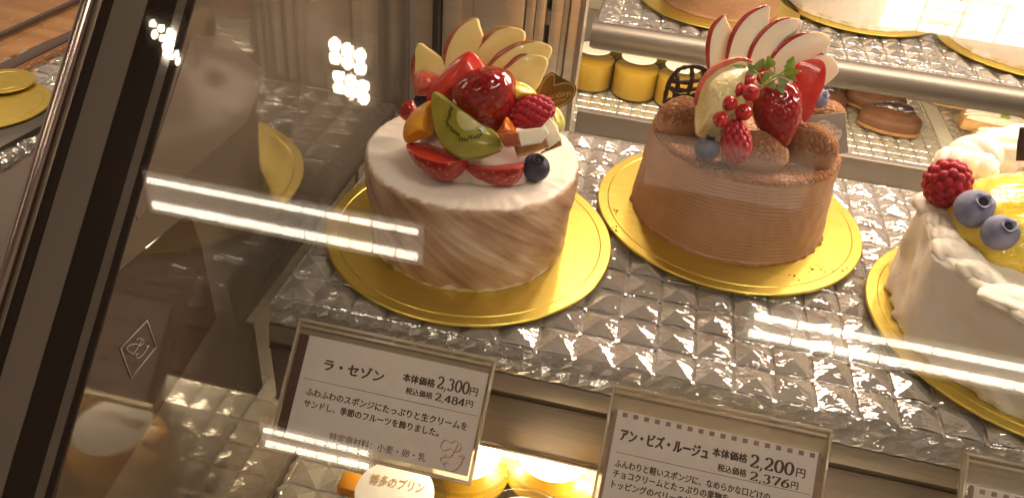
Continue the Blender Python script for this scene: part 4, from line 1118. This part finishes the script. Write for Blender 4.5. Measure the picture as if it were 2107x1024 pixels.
# ------------------------------------------------------------------ toppings of the cream cake
dz = lambda q, z: float((CP - at_z(*Z5([q])[0], z)) @ R[:, 2])     # depth of a berry resting at height z
raspberry(Z5([(300, 410)])[0], dz((300, 410), .0745), (-18, 60), 96, 108, 'large raspberry on the piped rim of the cream cake', .02)
blueberry(Z5([(498, 580)])[0], dz((498, 580), .0755), 41, (.02, -.52, .85), 'upper dusty blueberry on the cream cake next to the raspberry', 'blueberry_bloom')
blueberry(Z5([(675, 745)])[0], dz((675, 745), .0735), 37, (.06, -.50, .85), 'lower dusty blueberry on the cream cake nearest its front edge', 'blueberry_bloom')

# ------------------------------------------------------------------ price cards in acrylic holders
def card(x0, x1, s_top, s_bot, hx0, hx1, hs_top, hs_bot, lab_card, lab_holder):
    """card plane leans back at 45 degrees; s runs up the slope"""
    mw = Matrix((Vector((1, 0, 0)), sd, nd)).transposed().to_4x4(); mw.translation = Vector((0, -.10, -.006))
    hd = thing('card_holder', lab_holder, 'card holder', mw @ Vector(((hx0 + hx1) / 2, (hs_top + hs_bot) / 2, 0)), 'acrylic card holders')
    v, f = bevel_vf(*box_vf((hx0, hs_bot, -.0030), (hx1, hs_top, -.0012)), .0003); obj('back_sheet', v, f, 'acrylic_sheet', hd, mw, angle=35)
    for nm, lo, hi in (('rim', (hx0, hs_top - .0016, -.001), (hx1, hs_top, .0030)), ('rim', (hx0, hs_bot, -.001), (hx1, hs_bot + .0016, .0030)),
                       ('rim', (hx0, hs_bot + .0018, -.001), (hx0 + .0014, hs_top - .0018, .0030)), ('rim', (hx1 - .0014, hs_bot + .0018, -.001), (hx1, hs_top - .0018, .0030))):
        v, f = bevel_vf(*box_vf(lo, hi), .0003); obj(nm, v, f, 'acrylic_edge', hd, mw, angle=35)
    v, f = bevel_vf(*box_vf((hx0 + .002, hs_top - .0045, -.001), (hx1 - .002, hs_top - .0030, .0012)), .0003); obj('ledge', v, f, 'acrylic_edge', hd, mw, angle=35)
    cd = thing('price_card', lab_card, 'price card', mw @ Vector(((x0 + x1) / 2, (s_top + s_bot) / 2, 0)), 'price cards')
    v, f = box_vf((x0, s_bot, -.0008), (x1, s_top, 0)); obj('paper', v, f, 'paper', cd, mw, smooth=False)
    return cd, mw
def text_on(cd, mw, Zf, txt, bl, right, hpx, sc, mat='ink', bold=0.0, fig=False):
    q = to_local(Zf([bl, right]), mw); ln = q[1][0] - q[0][0]
    k = .46 / F / sc * 1.02
    y = q[0][1]
    v, f = (figures(txt, q[0][0], y, q[0][0] + ln, hpx * k) if fig else fit_text(txt, q[0][0], y, q[0][0] + ln, hpx * k, bold))
    obj('lettering', v, f, mat, cd, mw, smooth=False)
SLOPE = lambda y: (y + .10) * math.sqrt(2)
c1, mw = card(-.0688, .0384, -.0083, -.0628, -.0705, .0412, .0000, -.0668, 'white price card with a dark band for the fruit cake, 2,300 yen', 'clear acrylic holder of the price card under the fruit cake')
b = .00021
text_on(c1, mw, Z3, 'ラ・セゾン', (298, 340), (650, 395), 62, 2.8435, bold=.00032)
text_on(c1, mw, Z3, '本体価格', (762, 406), (948, 440), 44, 2.8435, bold=b)
text_on(c1, mw, Z3, '2,300', (958, 447), (1148, 490), 66, 2.8435, fig=True)
text_on(c1, mw, Z3, '円', (1152, 488), (1197, 498), 42, 2.8435, bold=b * .6)
text_on(c1, mw, Z3, '税込価格', (778, 480), (935, 508), 36, 2.8435, bold=b * .6)
text_on(c1, mw, Z3, '2,484', (947, 519), (1125, 555), 42, 2.8435, fig=True)
text_on(c1, mw, Z3, '円', (1130, 554), (1170, 562), 34, 2.8435, bold=b * .5)
text_on(c1, mw, Z3, 'ふわふわのスポンジにたっぷりと生クリームを', (195, 487), (1137, 697), 42, 2.8435, bold=b * .7)
text_on(c1, mw, Z3, 'サンドし、季節のフルーツを飾りました。', (182, 556), (970, 738), 42, 2.8435, bold=b * .7)
text_on(c1, mw, Z3, '特定原材料：小麦・卵・乳', (330, 752), (892, 885), 44, 2.8435, mat='ink_soft', bold=.00007)
def rule_line(cd, mw, x0, x1, y0, y1, mat, z=.00007, name='rule'):
    v, f = box_vf((x0, y0, .00002), (x1, y1, z)); obj(name, v, f, mat, cd, mw, smooth=False)
q = to_local(Z3([(187, 388), (1197, 615)]), mw); rule_line(c1, mw, q[0][0], q[1][0], q[0][1] - .00025, q[0][1], 'ink')
rule_line(c1, mw, -.0688, -.0633, -.0628, -.0083, 'ink_brown', name='colour_band')
q = to_local(Z3([(1062, 845)]), mw)[0]; v, f = monogram_vf(q[0], q[1], .0098, .00008); obj('monogram', v, f, 'ink_rose', c1, mw, smooth=False)

c2, mw = card(.1072, .2140, -.0125, -.0780, .1040, .2168, .0000, -.0820, 'white price card with square dashes for the chocolate cake, 2,200 yen', 'clear acrylic holder of the price card under the chocolate cake')
text_on(c2, mw, Z4, 'アン・ビズ・ルージュ', (230, 520), (985, 700), 92, 4.196, bold=.00032)
text_on(c2, mw, Z4, '本体価格', (1027, 657), (1325, 730), 66, 4.196, bold=b)
text_on(c2, mw, Z4, '2,200', (1345, 750), (1730, 835), 96, 4.196, fig=True)
text_on(c2, mw, Z4, '円', (1750, 838), (1825, 860), 66, 4.196, bold=b * .6)
text_on(c2, mw, Z4, '税込価格', (1072, 787), (1320, 845), 56, 4.196, bold=b * .6)
text_on(c2, mw, Z4, '2,376', (1345, 863), (1695, 940), 66, 4.196, fig=True)
text_on(c2, mw, Z4, '円', (1705, 940), (1765, 957), 54, 4.196, bold=b * .5)
text_on(c2, mw, Z4, 'ふんわりと軽いスポンジに、なめらかな口どけの', (185, 750), (1520, 1060), 60, 4.196, bold=b * .7)
text_on(c2, mw, Z4, 'チョコクリームとたっぷりの果物を', (170, 838), (1162, 1065), 60, 4.196, bold=b * .7)
text_on(c2, mw, Z4, 'トッピングのベリーの甘', (158, 932), (840, 1090), 60, 4.196, bold=b * .7)
q = to_local(Z4([(200, 622), (1868, 1030)]), mw); rule_line(c2, mw, q[0][0], q[1][0], q[0][1] - .00025, q[0][1], 'ink')
rule_line(c2, mw, .1072, .1091, -.0780, -.0125, 'ink_taupe', name='colour_band'); rule_line(c2, mw, .2121, .2140, -.0780, -.0125, 'ink_taupe', name='colour_band')
V = [box_vf((.1118 + k * .00566, -.0157, .00002), (.1118 + k * .00566 + .0026, -.0134, .00007)) for k in range(18)]
v, f = join(V); obj('dashes', v, f, 'ink_taupe', c2, mw, smooth=False)

c3_, mw = card(.2860, .3900, -.0125, -.0780, .2815, .3930, .0030, -.0820, 'white price card with square dashes in the lower corner, mostly out of view', 'clear acrylic holder of the corner price card')
rule_line(c3_, mw, .2860, .2879, -.0780, -.0125, 'ink_taupe', name='colour_band')
V = [box_vf((.2906 + k * .00566, -.0157, .00002), (.2906 + k * .00566 + .0026, -.0134, .00007)) for k in range(16)]
v, f = join(V); obj('dashes', v, f, 'ink_taupe', c3_, mw, smooth=False)

# ------------------------------------------------------------------ pudding jars
def jar(x, y, z0, r, h, label, group, rear=False, letter=None, sticker=False):
    t = thing('pudding_jar', label, 'pudding jar', (x, y, z0), group)
    mw = Matrix.Translation((x, y, z0)); n = 48
    hp = h * (.72 if not rear else .80)
    pr = [(.0005, .0020), (r - .0030, .0020), (r - .0018, .0035), (r - .0016, hp - .001), (r - .0030, hp), (.0005, hp)]
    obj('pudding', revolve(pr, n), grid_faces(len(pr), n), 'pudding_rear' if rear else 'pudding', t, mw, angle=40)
    pr = [(.0005, 0), (r - .002, 0), (r, .002), (r, h - .006), (r - .0008, h - .004), (r - .0008, h - .0010), (r - .0018, h - .0010), (r - .0018, h - .005), (r - .0010, h - .007), (r - .0010, .0030), (r - .003, .0012), (.0005, .0012)]
    obj('jar_wall', revolve(pr, n), grid_faces(len(pr), n), 'jar_glass', t, mw, angle=30)
    pr = [(.0005, h - .0006), (r - .001, h - .0006), (r + .0012, h - .001), (r + .0012, h + .0014), (r + .0002, h + .0026), (.0005, h + .0026)]
    lid = obj('lid', revolve(pr, n), grid_faces(len(pr), n), 'jar_glass', t, mw, angle=30)
    pr = [(.0005, h + .0030), (r * .74, h + .0030), (r * .74, h + .0033), (.0005, h + .0033)]
    lb = obj('lid_label', revolve(pr, n), grid_faces(len(pr), n), 'label', t, mw, angle=30)
    if letter:
        v, f = fit_text(letter, -r * .52, r * .08, r * .52, r * .24, .0001); v = [(a, b_, h + .0035 + c_) for a, b_, c_ in v]
        obj('lettering', v, f, 'ink_gold', lb, mw @ Matrix.Rotation(.06, 4, 'Z'), smooth=False)
    if sticker:
        v, f = box_vf((-r * 1.08, -r * .18, h - .004), (-r * .72, r * .22, h + .0034)); v, f = bevel_vf(v, f, .0008)
        obj('seal_sticker', v, f, 'orange_sticker', t, mw, angle=35)
    return t
ZD = -.1695
jar(*at_z(812, 1012, ZD + .053)[:2], ZD, .0325, .050, 'nearest pudding jar with lettered white lid label and orange seal', 'pudding jars on the lower deck', letter='博多のプリン', sticker=True)
jar(*at_z(1075, 1092, ZD + .053)[:2], ZD, .0325, .050, 'pudding jar at the bottom edge between the two price cards', 'pudding jars on the lower deck', letter='博多のプリン')
jar(*at_z(955, 925, ZD + .053)[:2], ZD, .0325, .050, 'glowing pudding jar half behind the fruit cake price card', 'pudding jars on the lower deck', letter='博多のプリン')
jar(*at_z(1140, 930, ZD + .053)[:2], ZD, .0325, .050, 'glowing pudding jar under the shelf edge between the price cards', 'pudding jars on the lower deck', letter='博多のプリン')
for k, (x, y, lab) in enumerate([(.0143, .634, 'mirrored rear pudding jar nearest the steel post'), (.0761, .627, 'mirrored rear pudding jar at the middle of the front row behind the cakes'), (.1346, .621, 'mirrored rear pudding jar behind the chocolate lattice'),
                                 (.045, .700, 'mirrored pudding jar in the second rear row, between the post jar and its neighbour'), (.110, .697, 'mirrored pudding jar in the second rear row, above the lattice gap'), (.172, .692, 'mirrored pudding jar in the second rear row, behind the narrow apple slice')]):
    jar(x, y, -.1698, .0315, .049, lab, 'mirrored pudding jars at the rear', rear=True)  # mirror images of jars below the shelf, built as solid jars

# ------------------------------------------------------------------ pastries and slices at the rear, mirror images built as solid things
def pastry(x, y, s, rot, label):
    t = thing('berry_pastry', label, 'pastry', (x, y, -.1695), 'berry topped pastries')
    mw = Matrix.Translation((x, y, -.1695)) @ Matrix.Rotation(rot, 4, 'Z') @ Matrix.Scale(s, 4)
    o2 = smooth_poly([(-.040, -.010), (-.020, -.026), (.008, -.030), (.036, -.022), (.044, 0), (.030, .020), (0, .028), (-.030, .020)], 6)
    v, f = slab_vf(o2, .022, .006, .008); obj('dough', v, f, 'pastry', t, mw @ Matrix.Translation((0, 0, .011)), angle=70)
    v, f = slab_vf(o2 * 1.03, .007, .003); obj('crust', v, f, 'pastry_edge', t, mw @ Matrix.Translation((0, 0, .0038)), angle=60)
    v, f = dome_vf(.028, .012, .011, amp=.003, seed=x * 9); obj('berry_glaze', v, f, 'berry_glaze', t, mw @ Matrix.Translation((.004, .004, .026)))
    return t
pastry(.4150, .654, .95, -.12, 'mirrored brown pastry with dark glazed berries nearest the steel band at the rear')
pastry(.4060, .716, .95, -.12, 'second mirrored brown pastry with dark berries, behind the nearest one')
pastry(.3250, .690, .9, -.12, 'mirrored brown pastry half hidden behind the chocolate cake apple slices')
pastry(.350, .760, .9, -.12, 'mirrored golden brown pastry at the far back under the rail')
def cream_slice(x, y, rot, label, plain=False):
    t = thing('cream_slice', label, 'cake slice', (x, y, -.1695), 'white cream slices')
    mw = Matrix.Translation((x, y, -.1695)) @ Matrix.Rotation(rot, 4, 'Z')
    v, f = bevel_vf(*box_vf((-.045, -.016, .001), (.045, .016, .016)), .003); obj('sponge', v, f, 'sponge', t, mw, angle=40)
    if not plain:
        for yy in (-.0085, .0015, .0105):
            vv, ff = dome_vf(.043, .0065, .009, amp=.0015, seed=yy * 900); obj('cream', vv, ff, 'cream', t, mw @ Matrix.Translation((0, yy, .0162)))
        v, f = bevel_vf(*box_vf((-.004, -.004, 0), (.005, .003, .004)), .001); obj('herb_bit', v, f, 'herb', t, mw @ Matrix.Translation((.004, -.004, .0245)) @ Matrix.Rotation(.5, 4, 'Z'))
    return t
cream_slice(.566, .640, -.12, 'mirrored white cream topped slice nearest the mango cake at the rear')
cream_slice(.563, .694, -.12, 'mirrored white cream topped slice with green bits behind the nearest slice')
cream_slice(.540, .764, -.12, 'mirrored plain golden sponge slice at the far back under the rail', True)

# ------------------------------------------------------------------ rear cakes: mirror images of cakes in the case, built solid
def mirror_cake(name, label, x, y, rb, rt, h, mat, f2, attr=None, nv=40): return cake_mesh(name, label, x, y, rb, rt, h, mat, f2, nu=140, nvside=nv, top_attr=attr)
mirror_cake('chocolate_cake', 'mirrored combed chocolate cake on the rear shelf, cropped by the top edge', .1544, .5266, .0650, .0608, .059, 'combed_choc', d2, a2, 90)
def d5(th, rad, z, side, tv): return side * (vnoise(th, z, 3, 30, 31., .0022) + (z < .003) * vnoise(th, z, 12, 10, 23., .003)), tv * 0
mirror_cake('cream_cake', 'mirrored tapering white cream cake on the rear shelf beside the rear chocolate cake', .3125, .5850, .0800, .0640, .060, 'cream', d5)
mirror_cake('cream_cake', 'mirrored white cream cake on the rear shelf in the upper corner', .4819, .5282, .0780, .0720, .060, 'cream', d5)

# ------------------------------------------------------------------ neighbouring case beyond the corner post
nb = thing('neighbour_case', 'neighbouring display case with copper trim and wood panel beyond the corner post', 'display case', (-.45, .1, -.1))
ZN = -.06
def flat(name, uvs, z, t, mat, parent, label=None):
    P = [at_z(u, v_, z)[:2] for u, v_ in uvs]; c = np.mean(P, 0); mw = Matrix.Translation((c[0], c[1], z - t / 2))
    v, f = slab_vf(np.array(P) - c, t, .0004); return obj(name, v, f, mat, parent, mw, angle=30, label=label)
flat('wood_panel', [(-60, 150), (160, 58), (210, -40), (-60, -40)], ZN - .004, .004, 'wood_panel', nb)
flat('trim', [(-60, 92), (175, -12), (175, -6), (-60, 100)], ZN + .002, .004, 'dark_trim', nb)
flat('rail', [(-60, 158), (165, 54), (160, 72), (-60, 182)], ZN + .001, .006, 'dark_trim', nb)
flat('copper_edge', [(-60, 184), (155, 78), (155, 82), (-60, 189)], ZN + .001, .006, 'copper', nb)
flat('front_rail', [(-60, 296), (125, 185), (125, 236), (-60, 336)], ZN - .002, .012, 'steel_dark', nb)
flat('base_trim', [(-60, 336), (115, 238), (105, 262), (-60, 358)], ZN - .008, .010, 'dark_trim', nb)
flat('front_panel', [(-60, 362), (120, 255), (120, 560), (-60, 640)], ZN - .016, .008, 'post_grey', nb)
Q = at_z(40, 185, ZN)
crystal_tray('crystal_tray', 'cut crystal tray in the neighbouring case', Q[0] - .20, Q[1] - .10, 12, 12, C, ZN - .021, ZN - .003, .0042)
flat('tray_floor', [(-80, 192), (170, 80), (150, 200), (-80, 300)], ZN - .030, .004, 'steel_dark', nb)
for uvc, r, lab, zz in (((-22, 212), .050, 'gold board nearest in the neighbouring case', 0), ((8, 166), .026, 'small gold board behind the larger one in the neighbouring case', .004)):
    P = at_z(*uvc, ZN + zz); board(P[0], P[1], r, ZN + zz - .0015, lab)
# floor outside
o = box('floor', (-4, -5, -1.02), (4, 4, -1.0), 'ceiling'); tag(o, None, None, kind='structure')
